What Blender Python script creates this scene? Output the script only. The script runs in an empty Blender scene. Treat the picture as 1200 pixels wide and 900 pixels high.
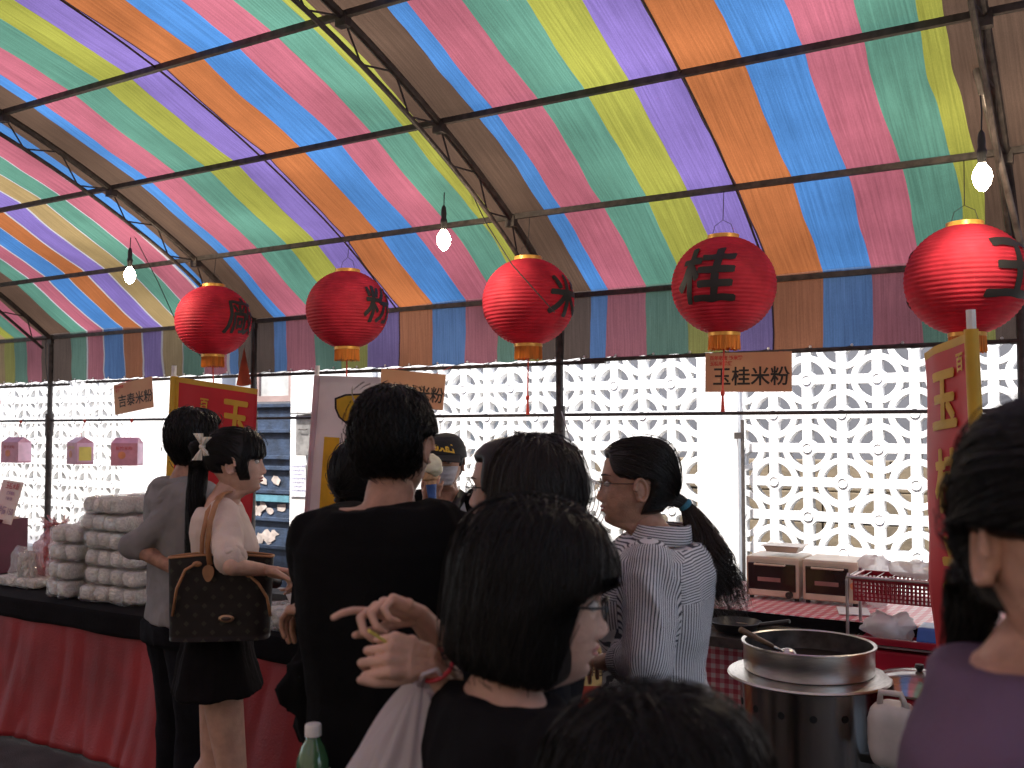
import bpy, bmesh, math, random
import numpy as np
from mathutils import Vector, Matrix, noise, Quaternion
from mathutils.bvhtree import BVHTree
random.seed(7); RNG = np.random.default_rng(7)
sc = bpy.context.scene; COL = sc.collection
R = math.radians; PI = math.pi
# ------------------------------------------------------------------ camera frame
CAMZ = 1.6; FPX = 1167.0; YAW = R(31.72); PIT = math.atan2(55, FPX)
CP = Vector((0, 0, CAMZ))
FW = Vector((-math.sin(YAW)*math.cos(PIT), math.cos(YAW)*math.cos(PIT), math.sin(PIT)))
RT = Vector((math.cos(YAW), math.sin(YAW), 0)); UP = RT.cross(FW)
FH = Vector((-math.sin(YAW), math.cos(YAW), 0))
def ray(px, py): return RT*(px-600) + UP*(450-py) + FW*FPX
def atY(px, py, Y): r = ray(px, py); return CP + r*(Y/r.y)
def atZ(px, py, Z): r = ray(px, py); return CP + r*((Z-CAMZ)/r.z)
def atD(px, py, D): r = ray(px, py); return CP + r*(D/FPX)
def ang(a):                       # direction relative to the camera: 0 away, 90 right, 180 towards, -90 left
    a = R(a); return (FH*math.cos(a) + RT*math.sin(a)).normalized()
# ------------------------------------------------------------------ objects
def tag(o, label=None, cat=None, group=None, kind=None):
    if label: o['label'] = label
    if cat: o['category'] = cat
    if group: o['group'] = group
    if kind: o['kind'] = kind
    return o
def thing(name, label, cat, loc=(0, 0, 0), group=None, rotz=0):
    o = bpy.data.objects.new(name, None); COL.objects.link(o)
    o.location = loc; o.rotation_euler = (0, 0, rotz); o.empty_display_size = .1
    o['_w'] = 1
    return tag(o, label, cat, group)
def link(name, me, m=None, parent=None, local=False):
    o = bpy.data.objects.new(name, me); COL.objects.link(o)
    if m is not None and not me.materials:
        me.materials.append(m)
    if parent is not None:
        o.parent = parent
        if parent.type == 'EMPTY' and not local:
            o.matrix_parent_inverse = (Matrix.Translation(parent.location) @ parent.rotation_euler.to_matrix().to_4x4()).inverted()
    return o
def np_mesh(name, V, F, smooth=True):
    me = bpy.data.meshes.new(name)
    V = np.asarray(V, dtype=float).reshape(-1, 3)
    if isinstance(F, np.ndarray) and F.ndim == 2:
        n, k = F.shape
        me.vertices.add(len(V)); me.vertices.foreach_set('co', V.ravel())
        me.loops.add(n*k); me.loops.foreach_set('vertex_index', F.astype(np.int32).ravel())
        me.polygons.add(n); me.polygons.foreach_set('loop_start', np.arange(0, n*k, k, dtype=np.int32))
        me.polygons.foreach_set('loop_total', np.full(n, k, dtype=np.int32)); me.update(calc_edges=True)
    else:
        me.from_pydata([tuple(v) for v in V], [], [tuple(int(i) for i in f) for f in F]); me.update()
    me.polygons.foreach_set('use_smooth', [smooth]*len(me.polygons))
    return me
class MB:
    def __init__(s): s.V = []; s.F = []
    def add(s, V, F):
        b = len(s.V); s.V += [Vector(v) for v in V]; s.F += [tuple(i+b for i in f) for f in F]; return s
    def box(s, c, size, M=None, taper=1.0):
        c = Vector(c); x, y, z = [q/2 for q in size]; M = M or Matrix.Identity(3)
        P = []
        for k in (-1, 1):
            t = taper if k > 0 else 1
            for i, j in ((-1, -1), (1, -1), (1, 1), (-1, 1)): P.append(c + M @ Vector((i*x*t, j*y*t, k*z)))
        return s.add(P, [(3, 2, 1, 0), (4, 5, 6, 7), (0, 1, 5, 4), (1, 2, 6, 5), (2, 3, 7, 6), (3, 0, 4, 7)])
    def box2(s, a, b):
        a = Vector(a); b = Vector(b); return s.box((a+b)/2, (abs(b.x-a.x), abs(b.y-a.y), abs(b.z-a.z)))
    def tube(s, pts, r, seg=8, cap=True):
        pts = [Vector(p) for p in pts]; n = len(pts)
        rs = r if isinstance(r, (list, tuple)) else [r]*n
        b = len(s.V); up = None
        for i, p in enumerate(pts):
            t = (pts[min(i+1, n-1)] - pts[max(i-1, 0)]).normalized()
            if up is None:
                up = Vector((0, 0, 1)) if abs(t.z) < .9 else Vector((1, 0, 0))
            u = (up - t*up.dot(t)).normalized(); v = t.cross(u); up = u
            for k in range(seg):
                a = 2*PI*k/seg; s.V.append(p + (u*math.cos(a) + v*math.sin(a))*rs[i])
        for i in range(n-1):
            for k in range(seg):
                k2 = (k+1) % seg
                s.F.append((b+i*seg+k, b+i*seg+k2, b+(i+1)*seg+k2, b+(i+1)*seg+k))
        if cap:
            s.F.append(tuple(b+k for k in reversed(range(seg)))); s.F.append(tuple(b+(n-1)*seg+k for k in range(seg)))
        return s
    def bar(s, a, b, w, h=None):
        a = Vector(a); b = Vector(b); h = h or w; t = (b-a).normalized()
        up = Vector((0, 0, 1)) if abs(t.z) < .95 else Vector((0, 1, 0))
        x = t.cross(up).normalized(); z = x.cross(t)
        M = Matrix((x, t, z)).transposed()
        return s.box((a+b)/2, (w, (b-a).length, h), M)
    def lathe(s, prof, c=(0, 0, 0), seg=32, M=None):
        c = Vector(c); b = len(s.V); n = len(prof); M = M or Matrix.Identity(3)
        for r, z in prof:
            for k in range(seg):
                a = 2*PI*k/seg; s.V.append(c + M @ Vector((r*math.cos(a), r*math.sin(a), z)))
        for i in range(n-1):
            for k in range(seg):
                k2 = (k+1) % seg
                s.F.append((b+i*seg+k, b+i*seg+k2, b+(i+1)*seg+k2, b+(i+1)*seg+k))
        return s
    def ell(s, c, rad, M=None, nu=16, nv=10):
        c = Vector(c); M = M or Matrix.Identity(3); b = len(s.V)
        P = [c + M @ Vector((0, 0, rad[2]))]
        for i in range(1, nv):
            t = PI*i/nv
            for k in range(nu):
                a = 2*PI*k/nu
                P.append(c + M @ Vector((rad[0]*math.sin(t)*math.cos(a), rad[1]*math.sin(t)*math.sin(a), rad[2]*math.cos(t))))
        P.append(c + M @ Vector((0, 0, -rad[2]))); F = []
        for k in range(nu): F.append((0, 1+k, 1+(k+1) % nu))
        for i in range(nv-2):
            for k in range(nu):
                k2 = (k+1) % nu; F.append((1+i*nu+k, 1+(i+1)*nu+k, 1+(i+1)*nu+k2, 1+i*nu+k2))
        L = len(P)-1; o = 1+(nv-2)*nu
        for k in range(nu): F.append((L, o+(k+1) % nu, o+k))
        return s.add(P, F)
    def cap(s, p0, p1, r0, r1, seg=14):
        p0 = Vector(p0); p1 = Vector(p1); t = (p1-p0); L = t.length
        if L < 1e-5: return s.ell(p0, (r0, r0, r0))
        t /= L; pts = []; rs = []
        for k in range(1, 5): a = PI/2*(1-k/4); pts.append(p0 - t*r0*math.sin(a)*.999); rs.append(max(r0*math.cos(a), r0*.02))
        pts[0:0] = [p0 - t*r0]; rs[0:0] = [r0*.03]
        for k in range(0, 4): a = PI/2*k/4; pts.append(p1 + t*r1*math.sin(a) + t*1e-5*(k+1)); rs.append(r1*math.cos(a))
        pts.append(p1 + t*r1*1.0001); rs.append(r1*.03)
        return s.tube(pts, rs, seg)
    def mesh(s, name='m', smooth=False):
        me = bpy.data.meshes.new(name); me.from_pydata(s.V, [], s.F); me.update()
        me.polygons.foreach_set('use_smooth', [smooth]*len(me.polygons)); return me
    def build(s, name, m, parent=None, smooth=False, bevel=0, local=False, auto=False):
        me = s.mesh(name, smooth)
        if bevel:
            bm = bmesh.new(); bm.from_mesh(me)
            bmesh.ops.remove_doubles(bm, verts=bm.verts, dist=1e-5)
            es = [e for e in bm.edges if len(e.link_faces) == 2 and e.calc_face_angle(0) > .6]
            bmesh.ops.bevel(bm, geom=es, offset=bevel, segments=2, profile=.7, affect='EDGES')
            bm.to_mesh(me); bm.free()
        if auto:
            me.polygons.foreach_set('use_smooth', [True]*len(me.polygons))
            me.set_sharp_from_angle(angle=R(35))
        return link(name, me, m, parent, local)
def grid(fn, nu, nv, closed_u=False):
    V = []; F = []
    for j in range(nv+1):
        for i in range(nu+(0 if closed_u else 1)):
            V.append(Vector(fn(i/nu, j/nv)))
    w = nu if closed_u else nu+1
    for j in range(nv):
        for i in range(nu):
            i2 = (i+1) % w if closed_u else i+1
            F.append((j*w+i, j*w+i2, (j+1)*w+i2, (j+1)*w+i))
    return V, F
def solid(o, t, off=0):
    md = o.modifiers.new('sol', 'SOLIDIFY'); md.thickness = t; md.offset = off; return o
def rotz(a): return Matrix.Rotation(a, 3, 'Z')
def frame(x=None, y=None, z=None):           # orthonormal 3x3 from two directions
    if y is not None and z is not None:
        y = Vector(y).normalized(); x = y.cross(Vector(z)).normalized(); z = x.cross(y)
    elif x is not None and z is not None:
        x = Vector(x).normalized(); y = Vector(z).cross(x).normalized(); z = x.cross(y)
    return Matrix((x, y, z)).transposed()
def nz(p, f=1.0, seed=0): return noise.noise(Vector((p[0]*f+seed*7.3, p[1]*f+seed*3.1, p[2]*f-seed*5.7)))
# ------------------------------------------------------------------ materials
MATS = {}
def mat(name, col, rough=.6, metal=0, var=.15, vscale=8, bump=0, bscale=60, col2=None, spec=.5, trans=0, coat=0, stretch=(1, 1, 1), emit=0, sss=0, alpha=1, weave=0):
    m = bpy.data.materials.new(name); m.use_nodes = True; N = m.node_tree.nodes; L = m.node_tree.links
    b = N['Principled BSDF']; out = N['Material Output']
    tc = N.new('ShaderNodeTexCoord'); mp = N.new('ShaderNodeMapping'); mp.inputs['Scale'].default_value = stretch
    L.new(tc.outputs['Object'], mp.inputs[0])
    nt = N.new('ShaderNodeTexNoise'); nt.inputs['Scale'].default_value = vscale; nt.inputs['Detail'].default_value = 5
    L.new(mp.outputs[0], nt.inputs['Vector'])
    mx = N.new('ShaderNodeMix'); mx.data_type = 'RGBA'
    c2 = col2 or [c*(1-var*1.6) for c in col[:3]]
    c1 = col if col2 else [min(1, c*(1+var*.5)) for c in col[:3]]
    mx.inputs[6].default_value = (*c1[:3], 1); mx.inputs[7].default_value = (*c2[:3], 1)
    rp = N.new('ShaderNodeMapRange'); rp.inputs[1].default_value = .35; rp.inputs[2].default_value = .68
    L.new(nt.outputs[0], rp.inputs[0]); L.new(rp.outputs[0], mx.inputs[0])
    L.new(mx.outputs[2], b.inputs['Base Color'])
    b.inputs['Roughness'].default_value = rough; b.inputs['Metallic'].default_value = metal
    b.inputs['Specular IOR Level'].default_value = spec
    b.inputs['Coat Weight'].default_value = coat; b.inputs['Coat Roughness'].default_value = .15
    if sss:
        b.inputs['Subsurface Weight'].default_value = sss; b.inputs['Subsurface Radius'].default_value = (1, .35, .2); b.inputs['Subsurface Scale'].default_value = .01
    if emit:
        b.inputs['Emission Color'].default_value = (*col[:3], 1); b.inputs['Emission Strength'].default_value = emit
    if alpha < 1: b.inputs['Alpha'].default_value = alpha
    if bump:
        n2 = N.new('ShaderNodeTexNoise'); n2.inputs['Scale'].default_value = bscale; n2.inputs['Detail'].default_value = 4
        L.new(mp.outputs[0], n2.inputs['Vector'])
        bp = N.new('ShaderNodeBump'); bp.inputs['Strength'].default_value = bump; bp.inputs['Distance'].default_value = .01
        L.new(n2.outputs[0], bp.inputs['Height']); L.new(bp.outputs[0], b.inputs['Normal'])
    if trans:
        tr = N.new('ShaderNodeBsdfTranslucent'); L.new(mx.outputs[2], tr.inputs[0])
        ms = N.new('ShaderNodeMixShader'); ms.inputs[0].default_value = trans
        L.new(b.outputs[0], ms.inputs[1]); L.new(tr.outputs[0], ms.inputs[2]); L.new(ms.outputs[0], out.inputs[0])
    MATS[name] = m; return m
def film(name, col=(1, 1, 1), op=.25, rough=.15, bump=.5, bscale=25, gloss=.35):
    m = bpy.data.materials.new(name); m.use_nodes = True; N = m.node_tree.nodes; L = m.node_tree.links
    N.remove(N['Principled BSDF']); out = N['Material Output']
    tr = N.new('ShaderNodeBsdfTransparent'); gl = N.new('ShaderNodeBsdfGlossy'); gl.inputs['Roughness'].default_value = rough
    df = N.new('ShaderNodeBsdfDiffuse'); df.inputs[0].default_value = (*col, 1)
    tl = N.new('ShaderNodeBsdfTranslucent'); tl.inputs[0].default_value = (*col, 1)
    tc = N.new('ShaderNodeTexCoord'); n2 = N.new('ShaderNodeTexNoise'); n2.inputs['Scale'].default_value = bscale; n2.inputs['Detail'].default_value = 4; n2.inputs['Distortion'].default_value = 1.5
    L.new(tc.outputs['Object'], n2.inputs['Vector'])
    bp = N.new('ShaderNodeBump'); bp.inputs['Strength'].default_value = bump; bp.inputs['Distance'].default_value = .02
    L.new(n2.outputs[0], bp.inputs['Height']); L.new(bp.outputs[0], gl.inputs['Normal'])
    a = N.new('ShaderNodeMixShader'); a.inputs[0].default_value = .5; L.new(df.outputs[0], a.inputs[1]); L.new(tl.outputs[0], a.inputs[2])
    b = N.new('ShaderNodeMixShader'); b.inputs[0].default_value = gloss; L.new(a.outputs[0], b.inputs[1]); L.new(gl.outputs[0], b.inputs[2])
    c = N.new('ShaderNodeMixShader'); c.inputs[0].default_value = op; L.new(tr.outputs[0], c.inputs[1]); L.new(b.outputs[0], c.inputs[2])
    L.new(c.outputs[0], out.inputs[0]); return m
def text_mesh(txt, size, name='lettering', bold=0, shear=0, extrude=0, align='CENTER'):
    cu = bpy.data.curves.new('t', 'FONT'); cu.body = txt; cu.size = size; cu.offset = bold if bold < .004 else 0; cu.extrude = extrude; cu.shear = shear
    cu.align_x = align; cu.align_y = 'CENTER'; cu.resolution_u = 3
    o = bpy.data.objects.new('t', cu); COL.objects.link(o)
    dg = bpy.context.evaluated_depsgraph_get(); dg.update()
    me = bpy.data.meshes.new_from_object(o.evaluated_get(dg)); me.name = name
    bpy.data.objects.remove(o); bpy.data.curves.remove(cu); me.materials.clear()
    if bold >= .004:                       # brush weight: slightly shifted layers of the same strokes
        bm = bmesh.new()
        for k, (dx, dy) in enumerate(((0, 0), (1, .4), (-1, -.4), (.3, 1), (-.3, -1), (.8, -.7), (-.8, .7))):
            c2 = me.copy(); c2.transform(Matrix.Translation((dx*bold*1.1, dy*bold*1.1, .00035*k))); bm.from_mesh(c2); bpy.data.meshes.remove(c2)
        bm.to_mesh(me); bm.free()
    return me
def text_on(txt, size, M4, m, parent, name='lettering', bold=0, lift=.003, shear=0):
    me = text_mesh(txt, size, name, bold, shear); me.transform(M4 @ Matrix.Translation((0, 0, lift))); return link(name, me, m, parent)
def plane_frame(c, x, y):                     # 4x4: local x,y in the plane, z out of it
    x = Vector(x).normalized(); y = Vector(y); z = x.cross(y).normalized(); y = z.cross(x)
    return Matrix.Translation(c) @ Matrix((x, y, z)).transposed().to_4x4()
def slab(mb, M4, w, h, t=.004):
    mb.box((0, 0, 0), (w, h, t)); n = len(mb.V)
    for i in range(n-8, n): mb.V[i] = M4 @ (mb.V[i] + Vector((0, 0, -t/2)))
    return mb
STEEL = mat('dark_steel', (.065, .052, .046), .6, .1, .35, 20, .2, 120)
GALV = mat('galvanised_pipe', (.22, .19, .17), .45, .6, .3, 15, .15, 90)
BLACKP = mat('black_plastic', (.015, .015, .016), .4, 0, .2)
WHITEP = mat('white_plaster', (.86, .86, .85), .8, 0, .07, 5, .25, 40)
CORD = mat('black_cord', (.02, .018, .018), .5)
GOLD = mat('gold_paper', (.80, .42, .08), .35, .35, .15, 30)
INK = mat('black_ink', (.012, .011, .011), .6)
REDCORD = mat('red_cord', (.6, .05, .03), .6)
SKIN = mat('skin', (.52, .30, .215), .48, 0, .22, 28, .25, 220, sss=.12, spec=.35)
SKINB = mat('skin_tan', (.43, .235, .16), .48, 0, .22, 28, .25, 220, sss=.12, spec=.35)
SKINL = mat('skin_light', (.58, .355, .27), .48, 0, .1, 28, .2, 220, sss=.12, spec=.35)
# ------------------------------------------------------------------ ground, sky, light, camera
def structure(name, mb, m, **k):
    o = mb.build(name, m, None, **k); o['kind'] = 'structure'; return o
ASPH = mat('asphalt', (.055, .052, .05), .85, 0, .3, 6, .6, 150)
g = MB(); g.add([(-300, -300, 0), (300, -300, 0), (300, 300, 0), (-300, 300, 0)], [(0, 1, 2, 3)]); structure('ground', g, ASPH)
w = bpy.data.worlds.new('World'); sc.world = w; w.use_nodes = True
sky = w.node_tree.nodes.new('ShaderNodeTexSky'); sky.sky_type = 'NISHITA'; sky.sun_disc = False
SUN_EL = R(62); SUN_DIR = Vector((-.25, -.85, 0)).normalized()     # towards the sun, horizontal part
sky.sun_elevation = SUN_EL; sky.sun_rotation = math.atan2(SUN_DIR.x, SUN_DIR.y); sky.air_density = 1.0; sky.dust_density = 3.0; sky.ozone_density = 1
bg = w.node_tree.nodes['Background']; w.node_tree.links.new(sky.outputs[0], bg.inputs[0]); bg.inputs[1].default_value = .12
sd = bpy.data.lights.new('sun', 'SUN'); sd.energy = 2.6; sd.angle = R(3); sd.color = (1, .96, .9)
so = bpy.data.objects.new('sun', sd); COL.objects.link(so)
dirn = Vector((SUN_DIR.x*math.cos(SUN_EL), SUN_DIR.y*math.cos(SUN_EL), math.sin(SUN_EL)))
so.rotation_euler = dirn.to_track_quat('Z', 'Y').to_euler(); so.location = (0, 0, 12)
cd = bpy.data.cameras.new('camera'); cd.sensor_width = 36; cd.lens = 36*FPX/1200; cd.clip_end = 1000; cd.clip_start = .05
cd.dof.use_dof = True; cd.dof.focus_distance = 4.6; cd.dof.aperture_fstop = 5.6
co = bpy.data.objects.new('camera', cd); COL.objects.link(co); co.location = CP
co.rotation_euler = Matrix((RT, UP, -FW)).transposed().to_euler(); sc.camera = co
sc.view_settings.view_transform = 'Standard'; sc.view_settings.look = 'None'; sc.view_settings.exposure = 2.0; sc.view_settings.gamma = 1
sc.cycles.use_denoising = True; sc.cycles.max_bounces = 8; sc.cycles.transparent_max_bounces = 12
sc.cycles.sample_clamp_indirect = 6; sc.cycles.caustics_reflective = False; sc.cycles.caustics_refractive = False
# ================================================================== TENT
PROF = [(6.28, 2.57), (5.62, 3.03), (4.80, 3.455), (3.93, 3.80), (3.03, 4.04), (2.12, 4.18), (1.2, 4.21), (.28, 4.12), (-.62, 3.93), (-1.48, 3.63), (-2.28, 3.22), (-3.0, 2.72)]
def catmull(P, n):
    out = []
    for i in range(len(P)-1):
        p0 = P[max(i-1, 0)]; p1 = P[i]; p2 = P[i+1]; p3 = P[min(i+2, len(P)-1)]
        for k in range(n):
            t = k/n
            out.append(tuple(.5*((2*p1[a]) + (-p0[a]+p2[a])*t + (2*p0[a]-5*p1[a]+4*p2[a]-p3[a])*t*t + (-p0[a]+3*p1[a]-3*p2[a]+p3[a])*t**3) for a in (0, 1)))
    out.append(tuple(P[-1])); return out
PR = catmull(PROF, 4)
def norm2(i, P=PR):
    a = P[max(i-1, 0)]; b = P[min(i+1, len(P)-1)]; d = (b[0]-a[0], b[1]-a[1]); l = math.hypot(*d); return (d[1]/l*-1 if 0 else -d[1]/l*-1, -d[0]/l)
ARX = [-15.5, -12.5, -9.53, -6.57, -3.48, -.5, 2.5, 5.5]
PINK = (.50, .145, .185); BLUE = (.085, .25, .56); GREEN = (.125, .295, .21); YELL = (.37, .37, .065); PURP = (.25, .175, .46); ORAN = (.50, .165, .055); BROWN = (.125, .076, .050); TAN = (.40, .28, .12); WHT = (.60, .57, .57); SEAM = (.05, .03, .04)
PAT_A = [(0, BROWN), (.235, BLUE), (.37, PINK), (.675, GREEN), (.975, YELL), (1.26, PURP), (1.555, SEAM), (1.57, ORAN), (1.885, BLUE), (2.18, PINK), (2.47, GREEN), (2.73, YELL), (2.84, BROWN)]
P_ = [(0, BROWN), (.32, GREEN), (.6, PINK), (.87, BLUE), (1.18, ORAN), (1.47, PURP), (1.77, TAN), (2.06, GREEN), (2.33, PINK), (2.64, WHT), (2.66, BLUE), (2.78, BROWN)]
PAT_B = []
for i, (a, c) in enumerate(P_):
    PAT_B.append((a, c))
    if 0 < i < 9: PAT_B.append((P_[i+1][0]-.018, WHT))
PAT_C = [(0, BROWN), (.3, PINK), (.6, GREEN), (.9, BLUE), (1.2, ORAN), (1.5, PURP), (1.9, TAN), (2.15, YELL), (2.33, GREEN), (2.55, PINK), (2.82, BROWN)]
def canvas_mat(name, x0, pat, L3=3.0, dirt=.36):
    m = bpy.data.materials.new(name); m.use_nodes = True; N = m.node_tree.nodes; L = m.node_tree.links
    b = N['Principled BSDF']; out = N['Material Output']; b.inputs['Roughness'].default_value = .85; b.inputs['Specular IOR Level'].default_value = .2
    tc = N.new('ShaderNodeTexCoord'); sx = N.new('ShaderNodeSeparateXYZ'); L.new(tc.outputs['Object'], sx.inputs[0])
    wv = N.new('ShaderNodeTexNoise'); wv.inputs['Scale'].default_value = 1.3; wv.inputs['Detail'].default_value = 2; L.new(tc.outputs['Object'], wv.inputs['Vector'])
    wo = N.new('ShaderNodeMath'); wo.operation = 'MULTIPLY_ADD'; wo.inputs[1].default_value = .10; L.new(wv.outputs[0], wo.inputs[0])
    su = N.new('ShaderNodeMath'); su.operation = 'SUBTRACT'; su.inputs[1].default_value = x0+.05; L.new(sx.outputs[0], su.inputs[0]); L.new(su.outputs[0], wo.inputs[2])
    dv = N.new('ShaderNodeMath'); dv.operation = 'DIVIDE'; dv.inputs[1].default_value = L3; L.new(wo.outputs[0], dv.inputs[0])
    cr = N.new('ShaderNodeValToRGB'); cr.color_ramp.interpolation = 'CONSTANT'; L.new(dv.outputs[0], cr.inputs[0])
    e = cr.color_ramp.elements
    while len(e) > 1: e.remove(e[-1])
    e[0].position = 0; e[0].color = (*pat[0][1], 1)
    for a, c in pat[1:]:
        q = e.new(a/L3); q.color = (*c, 1)
    # weave streaks running along the cloth, and patches of dirt and fading
    mp = N.new('ShaderNodeMapping'); mp.inputs['Scale'].default_value = (95, 2.2, 2.2); L.new(tc.outputs['Object'], mp.inputs[0])
    n1 = N.new('ShaderNodeTexNoise'); n1.inputs['Scale'].default_value = 1; n1.inputs['Detail'].default_value = 3; L.new(mp.outputs[0], n1.inputs['Vector'])
    n2 = N.new('ShaderNodeTexNoise'); n2.inputs['Scale'].default_value = 1.1; n2.inputs['Detail'].default_value = 6; L.new(tc.outputs['Object'], n2.inputs['Vector'])
    n3 = N.new('ShaderNodeTexNoise'); n3.inputs['Scale'].default_value = 260; n3.inputs['Detail'].default_value = 1; L.new(tc.outputs['Object'], n3.inputs['Vector'])
    r1 = N.new('ShaderNodeMapRange'); r1.inputs[1].default_value = .3; r1.inputs[2].default_value = .7; r1.inputs[3].default_value = .78; r1.inputs[4].default_value = 1.12; L.new(n1.outputs[0], r1.inputs[0])
    r2 = N.new('ShaderNodeMapRange'); r2.inputs[1].default_value = .35; r2.inputs[2].default_value = .65; r2.inputs[3].default_value = 1-dirt; r2.inputs[4].default_value = 1.05; L.new(n2.outputs[0], r2.inputs[0])
    r3 = N.new('ShaderNodeMapRange'); r3.inputs[1].default_value = .3; r3.inputs[2].default_value = .7; r3.inputs[3].default_value = .85; r3.inputs[4].default_value = 1.12; L.new(n3.outputs[0], r3.inputs[0])
    mu = N.new('ShaderNodeMath'); mu.operation = 'MULTIPLY'; L.new(r1.outputs[0], mu.inputs[0]); L.new(r2.outputs[0], mu.inputs[1])
    mu2 = N.new('ShaderNodeMath'); mu2.operation = 'MULTIPLY'; L.new(mu.outputs[0], mu2.inputs[0]); L.new(r3.outputs[0], mu2.inputs[1])
    mu3 = N.new('ShaderNodeMath'); mu3.operation = 'MULTIPLY'; mu3.inputs[1].default_value = .64; L.new(mu2.outputs[0], mu3.inputs[0]); mu2 = mu3
    vm = N.new('ShaderNodeVectorMath'); vm.operation = 'SCALE'; L.new(cr.outputs[0], vm.inputs[0]); L.new(mu2.outputs[0], vm.inputs['Scale'])
    L.new(vm.outputs[0], b.inputs['Base Color'])
    bp = N.new('ShaderNodeBump'); bp.inputs['Strength'].default_value = .25; bp.inputs['Distance'].default_value = .01; L.new(n1.outputs[0], bp.inputs['Height']); L.new(bp.outputs[0], b.inputs['Normal'])
    tl = N.new('ShaderNodeBsdfTranslucent'); L.new(vm.outputs[0], tl.inputs[0])
    ms = N.new('ShaderNodeMixShader'); ms.inputs[0].default_value = .62; L.new(b.outputs[0], ms.inputs[1]); L.new(tl.outputs[0], ms.inputs[2]); L.new(ms.outputs[0], out.inputs[0])
    return m
tent = thing('market_tent', 'long arched marquee with multicoloured striped canvas roof on dark steel trusses', 'tent', (-3.48, 6.28, 0))
PATS = [PAT_C, PAT_C, PAT_B, PAT_A, PAT_A, PAT_A, PAT_A]
VZ = 2.115
for b in range(7):
    x0, x1 = ARX[b], ARX[b+1]; L3 = x1-x0
    cm = canvas_mat('striped_canvas', x0, [(a*L3/3, c) for a, c in PATS[b]], L3)
    vm_ = canvas_mat('valance_canvas', x0, [(a*L3/3, [.78*q_+.22*(.34, .30, .28)[i_] for i_, q_ in enumerate(c)] if c is not SEAM else c) for a, c in PATS[b]], L3, .3)
    def fn(u, v, x0=x0, x1=x1):
        q = v*(len(PR)-1); i = min(int(q), len(PR)-2); t = q-i
        y = PR[i][0]*(1-t)+PR[i+1][0]*t; z = PR[i][1]*(1-t)+PR[i+1][1]*t
        x = x0+(x1-x0)*u
        sag = .022*math.sin(PI*u)*abs(math.sin(PI*v*(len(PROF)-1))) + .02*nz((x, y, z), 1.4)
        return (x, y, z+.035-sag)
    V, F = grid(fn, 30, 88)
    me = np_mesh('canopy_panel', V, np.array(F)); link('canopy_panel', me, cm, tent)
    def fv(u, v, x0=x0, x1=x1):
        x = x0+(x1-x0)*u; return (x, 6.284+.02*v+.012*math.sin(x*17)*v+.02*nz((x, 0, v), 3)*v, 2.618-(2.618-VZ)*v + .006*math.sin(x*26)*v)
    V, F = grid(fv, 60, 6); me = np_mesh('valance', V, np.array(F)); link('valance', me, vm_, tent)
TARP = mat('light_curtain_tarp', (.40, .32, .25), .7, 0, .3, 3, .3, 30, trans=.45)  # unseen tarp, added behind the camera to dim the foreground, tinted for warm fill
for b in range(7):
    x0, x1 = ARX[b], ARX[b+1]
    V, F = grid(lambda u, v: (x0+(x1-x0)*u, -3.03+.03*math.sin((x0+(x1-x0)*u)*11)*v, 2.76*(1-v)+.03*v), 60, 8); link('added_light_curtain', np_mesh('added_light_curtain', V, np.array(F)), TARP, tent)
# trusses
NRM = []
for i in range(len(PR)):
    a = PR[max(i-1, 0)]; b = PR[min(i+1, len(PR)-1)]; d = Vector((b[0]-a[0], b[1]-a[1])).normalized(); NRM.append((d.y*1.0, -d.x))
for x in ARX:
    m = MB()
    up = [Vector((x, y, z-.01)) for y, z in PR]
    lo = []
    for (y, z), n in zip(PR, NRM):
        ny, nzz = n
        if nzz > 0: ny, nzz = -ny, -nzz
        lo.append(Vector((x-.02, y+ny*.14, z+nzz*.14)))
    m.tube(up, .024, 8); m.tube(lo, .015, 8)
    for i in range(0, len(PR)-2, 2):
        m.tube([up[i], lo[i+1]], .006, 5); m.tube([lo[i+1], up[i+2]], .006, 5)
    m.build('truss', STEEL, tent, auto=True)
    if -13 < x < 1:
        p = MB(); p.tube([(x, 6.28, 0), (x, 6.28, 1.62)], .032, 12); p.tube([(x, 6.28, 1.55), (x, 6.28, 1.78)], .042, 12); p.tube([(x, 6.28, 1.75), (x, 6.28, 2.6)], .026, 12)
        p.tube([(x, 6.28, 0), (x, 6.28, .012)], .09, 12); p.tube([(x, 6.28, 1.6), (x+.05, 6.23, 1.6)], .008, 6)
        p.build('post', STEEL, tent, auto=True)
for x in ARX:
    p = MB(); p.tube([(x, -3.0, 0), (x, -3.0, 2.75)], .03, 10); p.build('post', STEEL, tent, auto=True)
for i, (y, z) in enumerate(PROF):
    p = MB(); p.bar((-15.5, y, z), (5.5, y, z), .032, .034)
    for x in ARX: p.box((x, y, z-.03), (.07, .05, .07))
    p.build('purlin', STEEL, tent)
for b in range(7):
    xm = (ARX[b]+ARX[b+1])/2+.06
    if b >= 3:
        p = MB(); p.tube([(xm, y, z+.0) for y, z in PR], .007, 6); p.build('seam_rib', STEEL, tent)
p = MB(); p.tube([(-15.5, 6.27, 2.075), (-9.2, 6.27, 2.075)], .014, 8); p.tube([(-8.9, 6.26, 2.09), (-3.1, 6.26, 2.085)], .014, 8); p.tube([(-3.3, 6.27, 2.10), (2.5, 6.27, 2.115)], .014, 8)
p.build('lower_rail', STEEL, tent, auto=True)
p = MB(); p.tube([(-15.5, 6.28, 1.70), (-3.53, 6.28, 1.715)], .012, 8); p.tube([(-3.43, 6.28, 1.715), (2.5, 6.28, 1.715)], .012, 8)
p.build('hanging_rail', STEEL, tent, auto=True)
EYE = mat('eyelet_white', (.85, .85, .85), .3, .3)
p = MB(); q = MB(); x = -12.4; LC = []
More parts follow.
